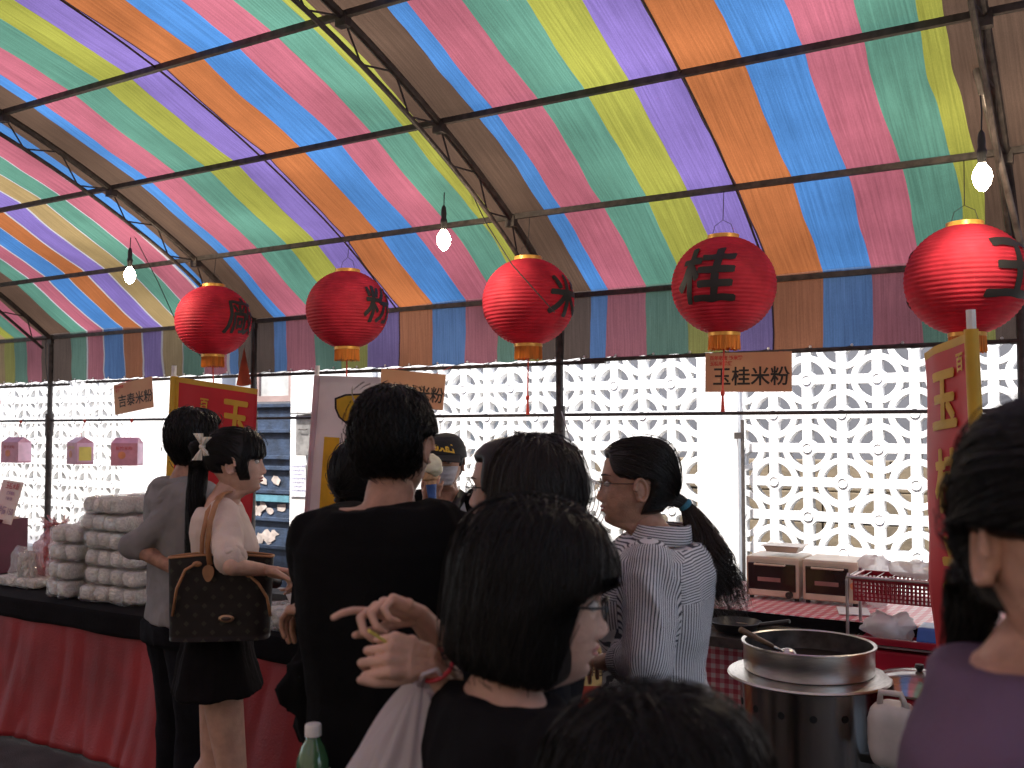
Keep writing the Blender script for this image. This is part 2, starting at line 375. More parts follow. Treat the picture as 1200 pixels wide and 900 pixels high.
while x < 2.4:
    p.ell((x, 6.272, VZ+.012), (.009, .006, .009), None, 8, 6)
    LC += [(x, 6.285, VZ+.01), (x+.05, 6.255, VZ-.025), (x+.13, 6.265, VZ-.02)]; x += .27+random.uniform(-.04, .04)
q.tube(LC, .003, 5); e_ = p.build('eyelet', EYE, tent); e_['kind'] = 'stuff'; q.build('lacing_cord', CORD, tent)
p = MB()
for xx, k in ((-9.5, .5), (-6.5, .9), (-3.45, .7), (-.45, .6)):
    p.tube([(xx, 6.2, 2.55), (xx+.08, 6.15, 2.3), (xx+.03, 6.22, 2.05), (xx+.02, 6.24, 1.75)], .004, 5)
# long guy cord from truss down to the lantern row
p.tube([tuple(atY(540, 200, 5.4)), tuple(atY(570, 262, 5.35)), tuple(atY(600, 310, 5.3)), tuple(atY(650, 366, 5.28))], .004, 5)
p.tube([tuple(atY(150, 262, 5.3)), tuple(atY(185, 330, 5.6)), tuple(atY(210, 385, 5.9)), tuple(atY(245, 430, 6.15))], .004, 5)
p.build('slack_cord', CORD, tent)
# ================================================================== LANTERNS
RED = mat('lantern_red', (.66, .045, .08), .65, 0, .2, 7, .12, 40, trans=.45, spec=.25)
FRINGE = mat('fringe_orange', (.85, .30, .03), .6, 0, .2, 50, .6, 90, trans=.3, stretch=(1, 1, .1))
LR = .302
def lantern_body():
    pf = []
    n = 150
    for i in range(n+1):
        t = R(17)+(PI-R(34))*i/n
        r = LR*(1+.008*math.cos(i/n*2*PI*30))
        pf.append((r*math.sin(t)*1.0, .288/LR*r*math.cos(t)))
    return pf
def lantern(px, py, char, aoff, csize, label):
    c = atY(px, py, 5.6)
    t = thing('lantern', label, 'lantern', c, 'red paper lanterns hung in a row')
    m = MB(); m.lathe(lantern_body(), c, 64); m.build('paper_body', RED, t, smooth=True)
    m = MB()
    m.lathe([(.085, .265), (.092, .268), (.092, .298), (.085, .30), (.078, .298), (.078, .268)], c, 32); m.build('top_collar', GOLD, t, auto=True)
    m = MB(); m.lathe([(.088, -.272), (.094, -.276), (.094, -.296), (.086, -.296)], c, 32); m.build('bottom_collar', GOLD, t, auto=True)
    m = MB()
    for k in range(64):
        a = 2*PI*k/64; rr = .086+random.uniform(-.004, .004)
        p0 = c+Vector((math.cos(a)*.086, math.sin(a)*.086, -.292)); p1 = c+Vector((math.cos(a)*rr*1.02, math.sin(a)*rr*1.02, -.375+random.uniform(-.006, .006)))
        m.tube([p0, p1], .0048, 4)
    m.build('fringe', FRINGE, t)
    m = MB(); z2 = c.z-.62
    sw = random.uniform(-.02, .02)
    m.tube([c+Vector((0, 0, -.30)), c+Vector((sw*.4, 0, -.45)), c+Vector((sw, 0, -.62))], .006, 6)
    m.ell(c+Vector((sw, 0, -.63)), (.013, .013, .02)); m.tube([c+Vector((sw, 0, -.64)), c+Vector((sw, 0, -.74))], [.006, .013], 8)
    m.build('tassel', REDCORD, t)
    m = MB(); m.tube([c+Vector((-.07, 0, .29)), c+Vector((-.05, 0, .36)), c+Vector((0, 0, .39)), c+Vector((.05, 0, .36)), c+Vector((.07, 0, .29))], .0018, 5)
    zt = 3.02; m.tube([c+Vector((0, 0, .39)), Vector((c.x, 5.62, zt))], .0025, 5); m.build('hanger_wire', CORD, t)
    # brushed characters, one on each side
    d = (CP-c); base = math.atan2(d.y, d.x)
    for side, ch in ((0, char[0]), (PI, char[0])):
        me = text_mesh(ch, csize, 'brush_character', bold=.007 if ch in '米桂玉' else .0042, shear=.12)
        bm = bmesh.new(); bm.from_mesh(me); bmesh.ops.triangulate(bm, faces=bm.faces)
        for _ in range(4):
            es = [e for e in bm.edges if e.calc_length() > .02]
            if es: bmesh.ops.subdivide_edges(bm, edges=es, cuts=1); bmesh.ops.triangulate(bm, faces=bm.faces)
        az0 = base + R(aoff) + side
        for v in bm.verts:
            u, w_ = v.co.x*1.05, v.co.y*1.1
            j = 1+.10*nz((v.co.x*1, v.co.y, ord(ch) % 97), 14)
            el = w_*j/LR; az = az0 + u*j/(LR*max(.4, math.cos(el)))
            rr = LR+.0065+v.co.z
            v.co = c + Vector((rr*math.cos(el)*math.cos(az), rr*math.cos(el)*math.sin(az), rr*.955*math.sin(el)))
        bm.to_mesh(me); bm.free(); link('brush_character', me, INK, t)
lantern(250, 376, '廠', 46, .30, 'leftmost red lantern in the row, lettered 廠')
lantern(407, 363, '粉', 50, .28, 'second red lantern from the left, lettered 粉')
lantern(619, 354, '米', 52, .28, 'middle red lantern beside the steel post, lettered 米')
lantern(848, 335, '桂', -22, .33, 'red lantern lettered 桂, above the 玉桂米粉 sign')
lantern(1132, 328, '玉', 50, .34, 'rightmost red lantern, lettered 玉, beside the lit bulb at right')
# ================================================================== BULBS
GLOW = bpy.data.materials.new('bulb_glow'); GLOW.use_nodes = True
_b = GLOW.node_tree.nodes['Principled BSDF']; _b.inputs['Base Color'].default_value = (1, .9, .75, 1); _b.inputs['Emission Color'].default_value = (1, .86, .66, 1); _b.inputs['Emission Strength'].default_value = 20
SOCK = mat('socket_black', (.02, .018, .016), .45)
def bulb(px, py, D, topz, label, tilt=0):
    c = atY(px, py, D)
    t = thing('hanging_bulb', label, 'light bulb', c, 'bare bulbs hung from the trusses')
    m = MB(); m.lathe([(.001, -.085), (.014, -.08), (.034, -.055), (.044, -.018), (.038, .012), (.019, .04), (.014, .052)], c, 20); m.build('glass_bulb', GLOW, t, smooth=True)
    m = MB(); m.lathe([(.0165, .045), (.019, .05), (.019, .085), (.022, .09), (.022, .105), (.016, .12), (.018, .15), (.014, .185), (.006, .2), (.001, .2)], c, 16); m.build('socket', SOCK, t, auto=True)
    m = MB(); m.tube([c+Vector((0, 0, .19)), c+Vector((.004, 0, .28)), Vector((c.x, c.y, topz))], .0035, 6); m.build('cord', CORD, t)
    l = bpy.data.lights.new('bulb_light', 'POINT'); l.energy = 5.5; l.color = (1, .8, .55); l.shadow_soft_size = .05
    lo = bpy.data.objects.new('bulb_light', l); COL.objects.link(lo); lo.parent = t; lo.location = (0, 0, -.11)
bulb(152, 320, 5.0, 3.05, 'leftmost lit bulb hanging above the leftmost lantern', 0)
bulb(520, 278, 5.0, 3.05, 'middle lit bulb hanging from the centre truss')
bulb(1151, 203, 5.0, 3.15, 'rightmost lit bulb beside the galvanised pipe')
# ================================================================== WALL
WY = 7.5; MOD = .2525; TH = .07
GR = mat('painted_breeze_block', (.88, .88, .87), .75, 0, .16, 2.2, .35, 60, stretch=(1, 1, .5))
def module_holes():
    hs = []; b = .125; ri = .565; ro = .715
    # sector near the ring centre (0,0) with a chamfered inner corner
    A = [(b, .235), (.235, b)]
    t0 = math.asin(b/ri); t1 = PI/2-t0
    A += [(ri*math.cos(t0+(t1-t0)*k/8), ri*math.sin(t0+(t1-t0)*k/8)) for k in range(9)]
    hs.append(A); hs.append([(1-x, 1-y) for x, y in A])
    B = [(1-b, b)]
    x_ = math.sqrt(ro*ro-b*b)
    h = math.sqrt(ro*ro-.5); cx, cy = .5+h/math.sqrt(2), .5-h/math.sqrt(2)
    B.append((1-b, 1-x_))
    a0 = math.atan2(1-x_-1, 1-b-1); a1 = math.atan2(cy-1, cx-1)
    B += [(1+ro*math.cos(a0+(a1-a0)*k/5), 1+ro*math.sin(a0+(a1-a0)*k/5)) for k in range(1, 6)]
    a0 = math.atan2(cy, cx); a1 = math.atan2(b, x_)
    B += [(ro*math.cos(a0+(a1-a0)*k/5), ro*math.sin(a0+(a1-a0)*k/5)) for k in range(1, 6)]
    hs.append(B); hs.append([(y, x) for x, y in B])
    return hs
def grille(x0, nx, z0, nz_, xref, zref, parent):
    cu = bpy.data.curves.new('g', 'CURVE'); cu.dimensions = '2D'; cu.fill_mode = 'BOTH'; cu.extrude = TH/2; cu.bevel_depth = .004; cu.bevel_resolution = 0
    def spl(P):
        s = cu.splines.new('POLY'); s.points.add(len(P)-1)
        for i, (x, y) in enumerate(P): s.points[i].co = (x, y, 0, 1)
        s.use_cyclic_u = True
    W = nx*MOD; H = nz_*MOD
    spl([(0, 0), (W, 0), (W, H), (0, H)])
    hs = module_holes(); i0 = round((x0-xref)/MOD); j0 = round((z0-zref)/MOD)
    bm_ = MB()
    for i in range(nx):
        for j in range(nz_):
            par = (i+j+i0+j0) % 2
            for h in hs:
                spl([((i+(x if not par else 1-x))*MOD, (j+y)*MOD) for x, y in h])
    for i in range(nx+1):
        for j in range(nz_+1):
            if (i+j+i0+j0) % 2 == 0:
                bm_.lathe([(.001, 0), (.030, 0), (.030, .004), (.034, .006), (.038, 0)], (0, 0, 0), 16, Matrix(((1, 0, 0), (0, 0, -1), (0, 1, 0))))
                for v in bm_.V[-80:]: v += Vector((x0+i*MOD, WY-.042, z0+j*MOD))
    o = bpy.data.objects.new('g', cu); COL.objects.link(o)
    dg = bpy.context.evaluated_depsgraph_get(); dg.update()
    me = bpy.data.meshes.new_from_object(o.evaluated_get(dg)); bpy.data.objects.remove(o)
    me.transform(Matrix.Translation((x0, WY, z0)) @ Matrix.Rotation(PI/2, 4, 'X')); me.name = 'grille_panel'; me.materials.clear()
    me.polygons.foreach_set('use_smooth', [False]*len(me.polygons))
    g_ = link('grille_panel', me, GR, parent)
    bm_.build('boss', GR, g_, auto=True)
wall = thing('breeze_block_wall', 'white painted wall of pierced ring pattern breeze blocks behind the stalls', 'wall', (-6, WY, 0))
XR, ZR = -1.76-MOD*0, .715      # a node with a ring centre
def node_x(n): return XR+n*MOD
ZB = ZR-2*MOD
ntop = 9
m = MB(); m.box2((-18, WY-.07, 0), (4.5, WY+.07, ZB-.001)); m.build('wall_base', WHITEP, wall)
ZT = ZB+ntop*MOD
m = MB(); m.box2((-18, WY-.09, ZT+.001), (4.5, WY+.09, ZT+.14)); m.build('coping', WHITEP, wall, bevel=.01)
# panels: right of the pillar, between pillars, far left
grille(node_x(-3)-.02, 18, ZB, ntop, XR-.02, ZR, wall)          # from -2.54
grille(-2.86-13*MOD, 13, ZB, ntop, XR, ZR, wall)
grille(-9.83-30*MOD, 30, ZB, ntop, XR, ZR, wall)
def pillar(x0, x1, z1=ZT, d=.11):
    m = MB(); m.box2((x0, WY-d, 0), (x1, WY+.1, z1)); m.build('pillar', WHITEP, wall, bevel=.006)
pillar(-2.858, node_x(-3)-.022); pillar(-7.2, -2.86-13*MOD-.002); pillar(-9.828, -8.2)
# ground strip and buildings beyond the wall
STONE = mat('tan_stone', (.20, .155, .10), .85, 0, .35, 3, .8, 18, col2=(.11, .09, .065))
m = MB(); 
t = thing('garden_wall', 'low tan stone wall seen through the pierced blocks', 'wall', (-3, 8.9, 0))
zz = 0
for r_ in range(5):
    x = -19+random.uniform(0, .3)
    while x < 6:
        w_ = random.uniform(.45, .8); m.box((x+w_/2, 8.9+random.uniform(-.01, .01), zz+.135), (w_-.015, .25, .262)); x += w_
    zz += .27
m.build('stone_courses', STONE, t, bevel=.012)
m = MB(); m.box2((-19, 8.95, 0), (6, 9.05, 1.33)); m.build('mortar_core', mat('mortar', (.09, .08, .07), .9), t)
GB = mat('grey_render', (.10, .10, .108), .85, 0, .12, 2, .2, 30)
t = thing('grey_building', 'plain grey rendered building beyond the garden wall', 'building', (-5, 11, 0))
m = MB(); m.box2((-32, 10.8, 0), (12, 14, 5)); m.build('building_wall', GB, t)
DG = mat('dark_glass', (.10, .11, .12), .25)
for k in range(4): m = MB(); m.box2((-24+k*8.3, 10.77, 1.0), (-22.9+k*8.3, 10.795, 2.0)); m.build('window', DG, t)
# ------------------------------------------------ blue panelled shutter between pillars
BLU = mat('old_blue_paint', (.04, .065, .12), .6, 0, .4, 9, .5, 40, col2=(.02, .03, .05))
BLU2 = mat('faded_turquoise_paint', (.10, .25, .32), .6, 0, .3, 9)
PAPR = mat('torn_paper', (.55, .47, .43), .8, 0, .25, 12)
t = thing('panelled_door', 'dark blue panelled door with torn posters and frosted window above', 'door', (-7.8, 7.42, 0))
xl, xr = atY(296, 560, 7.4).x, atY(339, 560, 7.4).x
xr = -7.205; xl -= .3
m = MB(); m.box2((xl, 7.42, .02), (xr, 7.5, 1.88)); m.build('door_leaf', BLU, t)
m = MB()
for zc in (1.86, 1.6, 1.33, 1.22, .98, .70, .42, .2): m.box2((xl, 7.385, zc-.018), (xr, 7.4195, zc+.018))
m.box2((xl+.01, 7.38, .05), (xl+.06, 7.3845, 1.86))
m.build('rail', BLU, t, bevel=.004)
m = MB(); m.box2((xl, 7.385, .88), (xr, 7.4185, .945)); m.build('turquoise_rail', BLU2, t)
m = MB()
for k in range(16):
    zc = random.choice([.78, 1.1, 1.14, .6, .55, .82, .5]); xc = random.uniform(xl+.3, xr-.08); n = random.randint(6, 9); P = []
    for q in range(n):
        a = 2*PI*q/n; rr = random.uniform(.4, 1); P.append((xc+.09*rr*math.cos(a), 7.4155-.0006*k, zc+.075*rr*math.sin(a)))
    m.add(P, [tuple(range(n))])
m.build('torn_poster', PAPR, t)
m = MB(); m.box2((xl, 7.40, 1.9), (xr, 7.46, 1.96)); m.box2((xl, 7.40, 2.3), (xr, 7.46, 2.36)); m.box2((xr-.04, 7.402, 1.96), (xr, 7.458, 2.3)); m.box2((xr-.5, 7.402, 1.96), (xr-.46, 7.458, 2.3))
m.build('window_frame', mat('pinkish_wood', (.33, .24, .22), .6), t)
m = MB(); m.box2((xl, 7.43, 1.96), (xr, 7.44, 2.3)); m.build('window_pane', mat('frosted_pane', (.45, .46, .45), .4), t)
# ------------------------------------------------ mailbox and notice on the pillar
t = thing('letter_box', 'small grey metal letter box mounted on the white pillar', 'mailbox', atY(362, 507, 7.3))
c = atY(362, 510, 7.32); MBX = mat('grey_metal_box', (.36, .35, .34), .45, .5, .25, 14)
m = MB(); m.box(c, (.22, .14, .40)); m.build('box_body', MBX, t, bevel=.008)
m = MB(); m.box(c+Vector((0, -.02, .215)), (.27, .2, .02)); m.box(c+Vector((0, -.072, .13)), (.17, .006, .035)); m.build('lid', MBX, t, bevel=.004)
m = MB(); m.tube([c+Vector((-.05, -.075, .06)), c+Vector((-.05, -.095, .055)), c+Vector((.05, -.095, .055)), c+Vector((.05, -.075, .06))], .005, 6); m.build('handle', STEEL, t)
PAPER = mat('white_paper', (.72, .72, .76), .8, 0, .05)
c = atY(349, 562, 7.375); t = thing('notice', 'white paper notice with small print taped to the white pillar', 'notice', c)
M4 = plane_frame(c, (1, 0, .02), (0, 0, 1)); m = MB(); slab(m, M4, .21, .34, .002); m.build('paper_sheet', PAPER, t)
for k in range(7): text_on('公告事項請勿張貼'[:8-(k % 3)], .026, M4 @ Matrix.Translation((-.005*(k % 3), .13-.04*k, 0)), mat('notice_ink', (.12, .12, .3), .7) if k == 0 else bpy.data.materials['notice_ink'], t, 'printed_line', lift=.002)
# cable coil on the middle post, thin pipe on right pillar
c = atY(690, 580, 6.2); t = thing('cable_coil', 'looped white cable hanging beside the middle steel post', 'cable', c)
m = MB()
for k in range(4):
    P = []
    for q in range(25):
        a = 2*PI*q/24; P.append(c+Vector(((.05+.012*k)*math.cos(a)+.01*k, .01*k, .12*math.sin(a)*(1+.1*k)-.02*k)))
    m.tube(P, .004, 5)
m.tube([c+Vector((0, 0, .12)), atY(672, 530, 6.22), atY(665, 505, 6.24), atY(658, 482, 6.24)], .005, 5)
m.tube([c+Vector((.0, 0, -.1)), c+Vector((.02, 0, -.4)), c+Vector((.0, 0, -.75))], .004, 5)
m.build('cable', mat('white_cable', (.5, .48, .47), .5), t)
m = MB(); p0 = atY(870, 492, 7.36); m.tube([p0, Vector((p0.x, p0.y, .1))], .014, 8); m.box(p0+Vector((-.03, 0, -.12)), (.06, .04, .05))
tag(m.build('drain_pipe', STEEL, None, auto=True), 'thin dark vertical pipe on the white pillar', 'pipe')
# galvanised pipe beside the right truss
m = MB(); m.tube([atY(1122, -8, 5.0), atY(1133, 30, 5.06), atY(1152, 110, 5.2)], .02, 10)
m.tube([atY(1150, 100, 5.2), atY(1170, 180, 5.45), atY(1197, 290, 5.9)], .017, 10); m.build('brace_pipe', GALV, tent, auto=True)
# ================================================================== PROPS
BLKC = mat('black_cloth', (.008, .007, .008), .95, 0, .2, 8, .3, 60, spec=.12)
REDC = mat('red_cloth', (.30, .015, .019), .6, 0, .22, 3, .25, 90)
PEACH = mat('peach_board', (.62, .39, .24), .6, 0, .12, 3, trans=.35, col2=(.56, .30, .20))
def signboard(px, py, Y, w, h, tilt, txt, ts, label, small=None, tx=0):
    c = atY(px, py, Y); t = thing('hanging_sign', label, 'sign', c, 'peach price boards hung along the marquee')
    M4 = Matrix.Translation(c) @ Matrix.Rotation(R(tilt), 4, 'Y') @ Matrix.Rotation(PI/2, 4, 'X')
    m = MB(); slab(m, M4, w, h, .004); m.build('board', PEACH, t)
    me = text_mesh(txt, ts, 'sign_lettering', bold=.002); me.transform(M4 @ Matrix.Translation((tx, -.035, .003))); link('sign_lettering', me, INK, t)
    if small:
        for k, s in enumerate(small):
            me = text_mesh(s, .03, 'small_lettering', bold=.001, align='LEFT'); me.transform(M4 @ Matrix.Translation((-w/2+.03, h/2-.035-.035*k, .003)))
            link('small_lettering', me, mat('red_print', (.5, .05, .04), .6) if 'red_print' not in bpy.data.materials else bpy.data.materials['red_print'], t)
    m = MB()
    for s in (-.36, .36):
        p = M4 @ Vector((s*w, h/2, 0)); m.tube([p, Vector((p.x, 6.27, 2.10))], .0025, 5)
    m.build('hanging_string', REDCORD, t)
signboard(876, 436, 6.12, .56, .25, 1, '玉桂米粉', .125, 'peach hanging sign lettered 玉桂米粉 under the 桂 lantern', ['百年老店 炒米粉', '玉桂米粉廠'], .02)
signboard(156, 464, 6.1, .56, .29, -7, '吉泰米粉', .125, 'tilted peach hanging sign lettered 吉泰米粉 at the left', ['百年老店', '米粉'], .03)
signboard(482, 456, 6.05, .62, .27, 6, '玉桂米粉', .125, 'peach hanging sign half hidden behind the head of the man in black', None, .06)
signboard(-16, 466, 6.1, .5, .22, -8, '米粉', .12, 'corner of a peach hanging sign cut by the left edge')
# ---- hanging pink gift boxes
PINKB = mat('pink_card', (.62, .26, .34), .4, 0, .12, 14); PINK2 = mat('pale_pink_card', (.80, .48, .60), .4, 0, .1, 14); YELB = mat('yellow_print', (.75, .62, .12), .5); ORB = mat('orange_print', (.72, .25, .12), .5)
def giftbox(px, py, rot, label, kind):
    c = atY(px, py, 6.22); t = thing('gift_box', label, 'box', c, 'pink gift boxes hung from the rail')
    M = rotz(R(rot)); w, d, h = .25, .17, .27
    m = MB()
    P = [(-w/2, -d/2, -h/2), (w/2, -d/2, -h/2), (w/2, d/2, -h/2), (-w/2, d/2, -h/2), (-w/2, -d/2, h*.3), (w/2, -d/2, h*.3), (w/2, d/2, h*.3), (-w/2, d/2, h*.3), (-w/2+.012, 0, h/2), (w/2-.012, 0, h/2)]
    m.add([c+M@Vector(p) for p in P], [(3, 2, 1, 0), (0, 1, 5, 4), (2, 3, 7, 6), (1, 2, 6, 9, 5), (3, 0, 4, 8, 7), (4, 5, 9, 8), (6, 7, 8, 9)]); m.build('carton', PINKB, t, bevel=.003)
    m = MB(); m.box(c+M@Vector((w/2+.0015, 0, -.02)), (.002, d*.96, h*.72), M); m.build('side_panel', PINK2, t)
    m = MB(); m.lathe([(.001, 0), (.036, 0), (.036, .002), (.001, .002)], c+M@Vector((-.02, -d/2-.001, -.035)), 20, M @ Matrix.Rotation(PI/2, 3, 'X')); m.build('noodle_picture', ORB, t)
    if kind: m = MB(); m.box(c+M@Vector((w/2+.004, 0, -.03)), (.002, d*.7, h*.5), M); m.build('yellow_label', YELB, t)
    me = text_mesh('新竹米粉', .04, 'box_lettering'); me.transform(Matrix.Translation(c+M@Vector((0, -d/2-.003, .028))) @ (M.to_4x4() @ Matrix.Rotation(PI/2, 4, 'X'))); link('box_lettering', me, YELB if kind else bpy.data.materials['red_print'], t)
    m = MB(); m.tube([c+M@Vector((-.03, 0, h/2)), c+M@Vector((-.025, 0, h/2+.035)), c+M@Vector((.025, 0, h/2+.035)), c+M@Vector((.03, 0, h/2))], .003, 5)
    m.tube([c+M@Vector((0, 0, h/2+.035)), Vector((c.x, 6.27, 1.71))], .003, 5); m.ell((c.x, 6.265, 1.70), (.014, .014, .02)); m.build('string_handle', REDCORD, t)
giftbox(19, 527, 8, 'pink gift box at far left, one corner towards the camera', 0)
giftbox(94, 528, -14, 'narrow side-on pink gift box with a yellow label, the middle one', 1)
giftbox(149, 529, 34, 'rightmost pink gift box, broad face with orange noodle picture', 0)
# ---- long counter at the left
CF = 3.2
ct = thing('counter_table', 'long stall counter with black top cloth and pleated red skirt to the ground', 'table', (-5.5, CF+.4, 0))
m = MB(); m.box2((-9.5, CF, .67), (-2.45, CF+.85, .70)); m.build('black_top', BLKC, ct, bevel=.01)
def fo(u, v):
    x = -9.5+7.05*u; return (x, CF-.012+.006*math.sin(x*9)+.012*nz((x, 0, v), 5)*v, .705-(.11+.015*nz((x, 0, 0), 2))*v)
V, F = grid(fo, 260, 5); solid(link('black_overhang', np_mesh('black_overhang', V, np.array(F)), BLKC, ct), .004)
def fs(u, v):
    x = -9.5+7.05*u; fold = nz((x*3.2, 0, v*.5), 1)*.085+nz((x*9, 0, v*.8), 1, 3)*.045
    flare = .0+.10*v*v
    return (x+.03*fold*v, CF+.012-(abs(fold)*.9+.01)*(v**.6)-flare-.03*v*math.sin(x*3.1), .66-(.655-.02*abs(nz((x, 0, 0), 1.7)))*v)
V, F = grid(fs, 420, 24); solid(link('red_skirt', np_mesh('red_skirt', V, np.array(F)), REDC, ct), .003)
m = MB()
for x in (-9.3, -7, -4.7, -2.6):
    for y in (CF+.12, CF+.8): m.tube([(x, y, 0), (x, y, .67)], .015, 8)
m.build('trestle_legs', STEEL, ct)
# ---- packs of rice noodles
NOOD = mat('rice_noodle', (.92, .85, .75), .6, 0, .22, 30, .9, 70, stretch=(1, 6, 3), sss=.1)
WRAP = film('clear_wrap', (.90, .86, .84), .30, .07, 1.2, 26, .62)
WRAPR = film('red_wrap', (.55, .03, .05), .6, .2, .8, 24)
def lump(c, size, M, seed, k=3, amp=.012, nu=28, nv=16, e=.42):
    V, F = [], []
    def sp(v, e): return math.copysign(abs(v)**e, v)
    def fn(u, v):
        a = 2*PI*u; b = -PI/2+PI*v; cb = sp(math.cos(b), e)
        p = Vector((size[0]/2*cb*sp(math.cos(a), e), size[1]/2*cb*sp(math.sin(a), e), size[2]/2*sp(math.sin(b), e)))
        bul = 1-.10*(abs(math.sin(PI*k*(p.x/size[0]+.5)))**.5 < .35)*1-.0
        d = nz(p, 14, seed)*amp*1.4+nz(p, 32, seed+5)*amp*.7+nz(p, 65, seed+8)*amp*.3
        q = p.normalized() if p.length > 0 else p
        p = p+q*d; p.y *= bul; p.z *= bul
        return Vector(c)+M@p
    V, F = grid(fn, nu, nv, True); return V, F
def noodle_pack(c, size, rot, label, seed):
    t = thing('noodle_pack', label, 'food pack', (c[0], c[1], c[2]-size[2]/2), 'clear packs of dried rice noodles piled on the counter')
    M = rotz(R(rot)); n = 4 if size[0] > .3 else 2; nb = MB()
    for k in range(n):
        for j in (-1, 1):
            cc = Vector(c)+M@Vector(((k-(n-1)/2)*size[0]/n*.97, j*size[1]*.235, 0))
            V, F = lump(cc, (size[0]/n*.98, size[1]*.47, size[2]*.86), M, seed+k+j*9, 1, .007, 16, 10, .55); nb.add(V, F)
    nb.build('noodle_cakes', NOOD, t, smooth=True)
    V, F = lump(c, (size[0]*1.03, size[1]*1.04, size[2]*1.02), M, seed+50, n, .014, 44, 22, .35)
    link('plastic_wrap', np_mesh('plastic_wrap', V, F), WRAP, t)
SX0 = atZ(122, 709, .70)       # front bottom middle of the right-hand stack
words = ['lowest', 'second lowest', 'third from the bottom', 'third from the top', 'second from the top', 'topmost']
k = 0
for lv in range(6):
    w_ = (.45, .42, .44, .40, .43, .34)[lv]
    off = random.uniform(-.022, .022)+(-.02 if lv == 4 else 0)
    noodle_pack((SX0.x+off-.01*lv, SX0.y+.13+random.uniform(-.012, .012), .702+.046+.0925*lv), (w_, .24, .094), random.uniform(-6, 6),
                f'clear pack of rice noodles, {words[lv]} of the tall front stack', k); k += 3
    if lv < 6:
        noodle_pack((SX0.x-.02+random.uniform(-.02, .02), SX0.y+.40, .702+.046+.0925*lv), (.46, .24, .094), random.uniform(-3, 3),
                    f'noodle pack in the back row behind the tall stack, {words[lv]}', k); k += 3
SX1 = atZ(66, 703, .70)
w4 = ['bottom', 'second', 'third', 'top']
for lv in range(4):
    noodle_pack((SX1.x-.02+random.uniform(-.015, .01), SX1.y+.16, .702+.05+.098*lv), (random.uniform(.2, .25), .3, .10), random.uniform(-14, 14), f'small end-on noodle pack, {w4[lv]} of the short stack left of the tall one' if lv else 'small end-on noodle pack at the bottom of the short stack', k); k += 3
noodle_pack((SX1.x+.08, SX1.y+.30, .702+.45), (.26, .24, .11), 12, 'loose noodle pack resting on top behind the short stack', k)
RIB = mat('red_ribbon', (.6, .03, .06), .35)
m = MB(); cr = atZ(60, 700, .70)
# ---- things at the far left of the counter
c = atZ(14, 690, .70)+Vector((0, .12, 0))
t = thing('red_gift_bag', 'red plastic bag with a ruffled knotted top beside the short stack', 'bag', c)
V, F = lump(c+Vector((.06, .12, .16)), (.24, .2, .32), Matrix.Identity(3), 77, 1, .03, 40, 24, .7); link('bag_body', np_mesh('b', V, F), WRAPR, t)
m = MB()
for q in range(15):
    a = 2*PI*q/15; b0 = c+Vector((.08, .1, .31)); m.tube([b0, b0+Vector((.04*math.cos(a), .04*math.sin(a), .04)), b0+Vector((.10*math.cos(a)-.02, .07*math.sin(a), .06+.035*math.sin(q*2.1)))], [.018, .014, .004], 6)
m.build('ruffled_top', WRAPR, t, smooth=True)
t = thing('clear_bag', 'small clear bag with red edges full of white snacks at the left', 'bag', c+Vector((-.02, -.1, 0)))
V, F = lump(c+Vector((-.03, -.02, .12)), (.2, .12, .22), Matrix.Identity(3), 91, 1, .02, 30, 18, .6); link('clear_wrap', np_mesh('b', V, F), WRAP, t)
m = MB()
for q in range(26): m.tube([c+Vector((random.uniform(-.1, .04), random.uniform(-.05, .02), random.uniform(.03, .08))), c+Vector((random.uniform(-.1, .04), random.uniform(-.05, .02), random.uniform(.14, .21)))], .011, 6)
m.build('snack_sticks', NOOD, t, smooth=True)
noodle_pack((c.x-.02, c.y-.02, .702+.03), (.4, .16, .06), 2, 'flat noodle pack under the clear snack bag at the left edge', 200)
c2 = atY(6, 640, 3.75); t = thing('dark_red_carton', 'dark maroon carton behind the snack bag at the left edge', 'carton', (c2.x, 3.75, .70))
m = MB(); m.box2((c2.x-.4, 3.62, .702), (c2.x+.07, 3.86, 1.04)); m.build('carton_body', mat('maroon_card', (.12, .015, .04), .5), t, bevel=.006)
m = MB(); m.box2((c2.x-.4, 3.617, .93), (c2.x+.07, 3.6195, .945)); m.build('pale_stripe', PINK2, t)
c = atY(8, 588, 3.72); t = thing('price_board', 'cream price board standing on the carton at the left edge', 'sign', (c.x, 3.72, 1.04))
M4 = plane_frame(c, (1, -.12, -.04), (.12, .25, 1)); CREAM = mat('cream_card', (.72, .58, .47), .6, 0, .12, 5, col2=(.66, .40, .36))
m = MB(); slab(m, M4, .27, .27, .006); m.build('board', CREAM, t)
for k_, (s, z_, sz) in enumerate((('玉桂米粉', .10, .045), ('伴手禮盒', .055, .025), ('純米製作', .02, .022), ('特價 150', -.06, .055))):
    text_on(s, sz, M4 @ Matrix.Translation((.02, z_, 0)), bpy.data.materials['red_print'] if k_ in (0,) else mat('mauve_print', (.42, .2, .28), .6) if k_ == 1 else bpy.data.materials['mauve_print'], t, 'price_lettering', .001)
m = MB(); m.bar(M4 @ Vector((0, -.1, -.01)), Vector((c.x, 3.80, 1.042)), .02); m.build('easel_leg', CREAM, t)
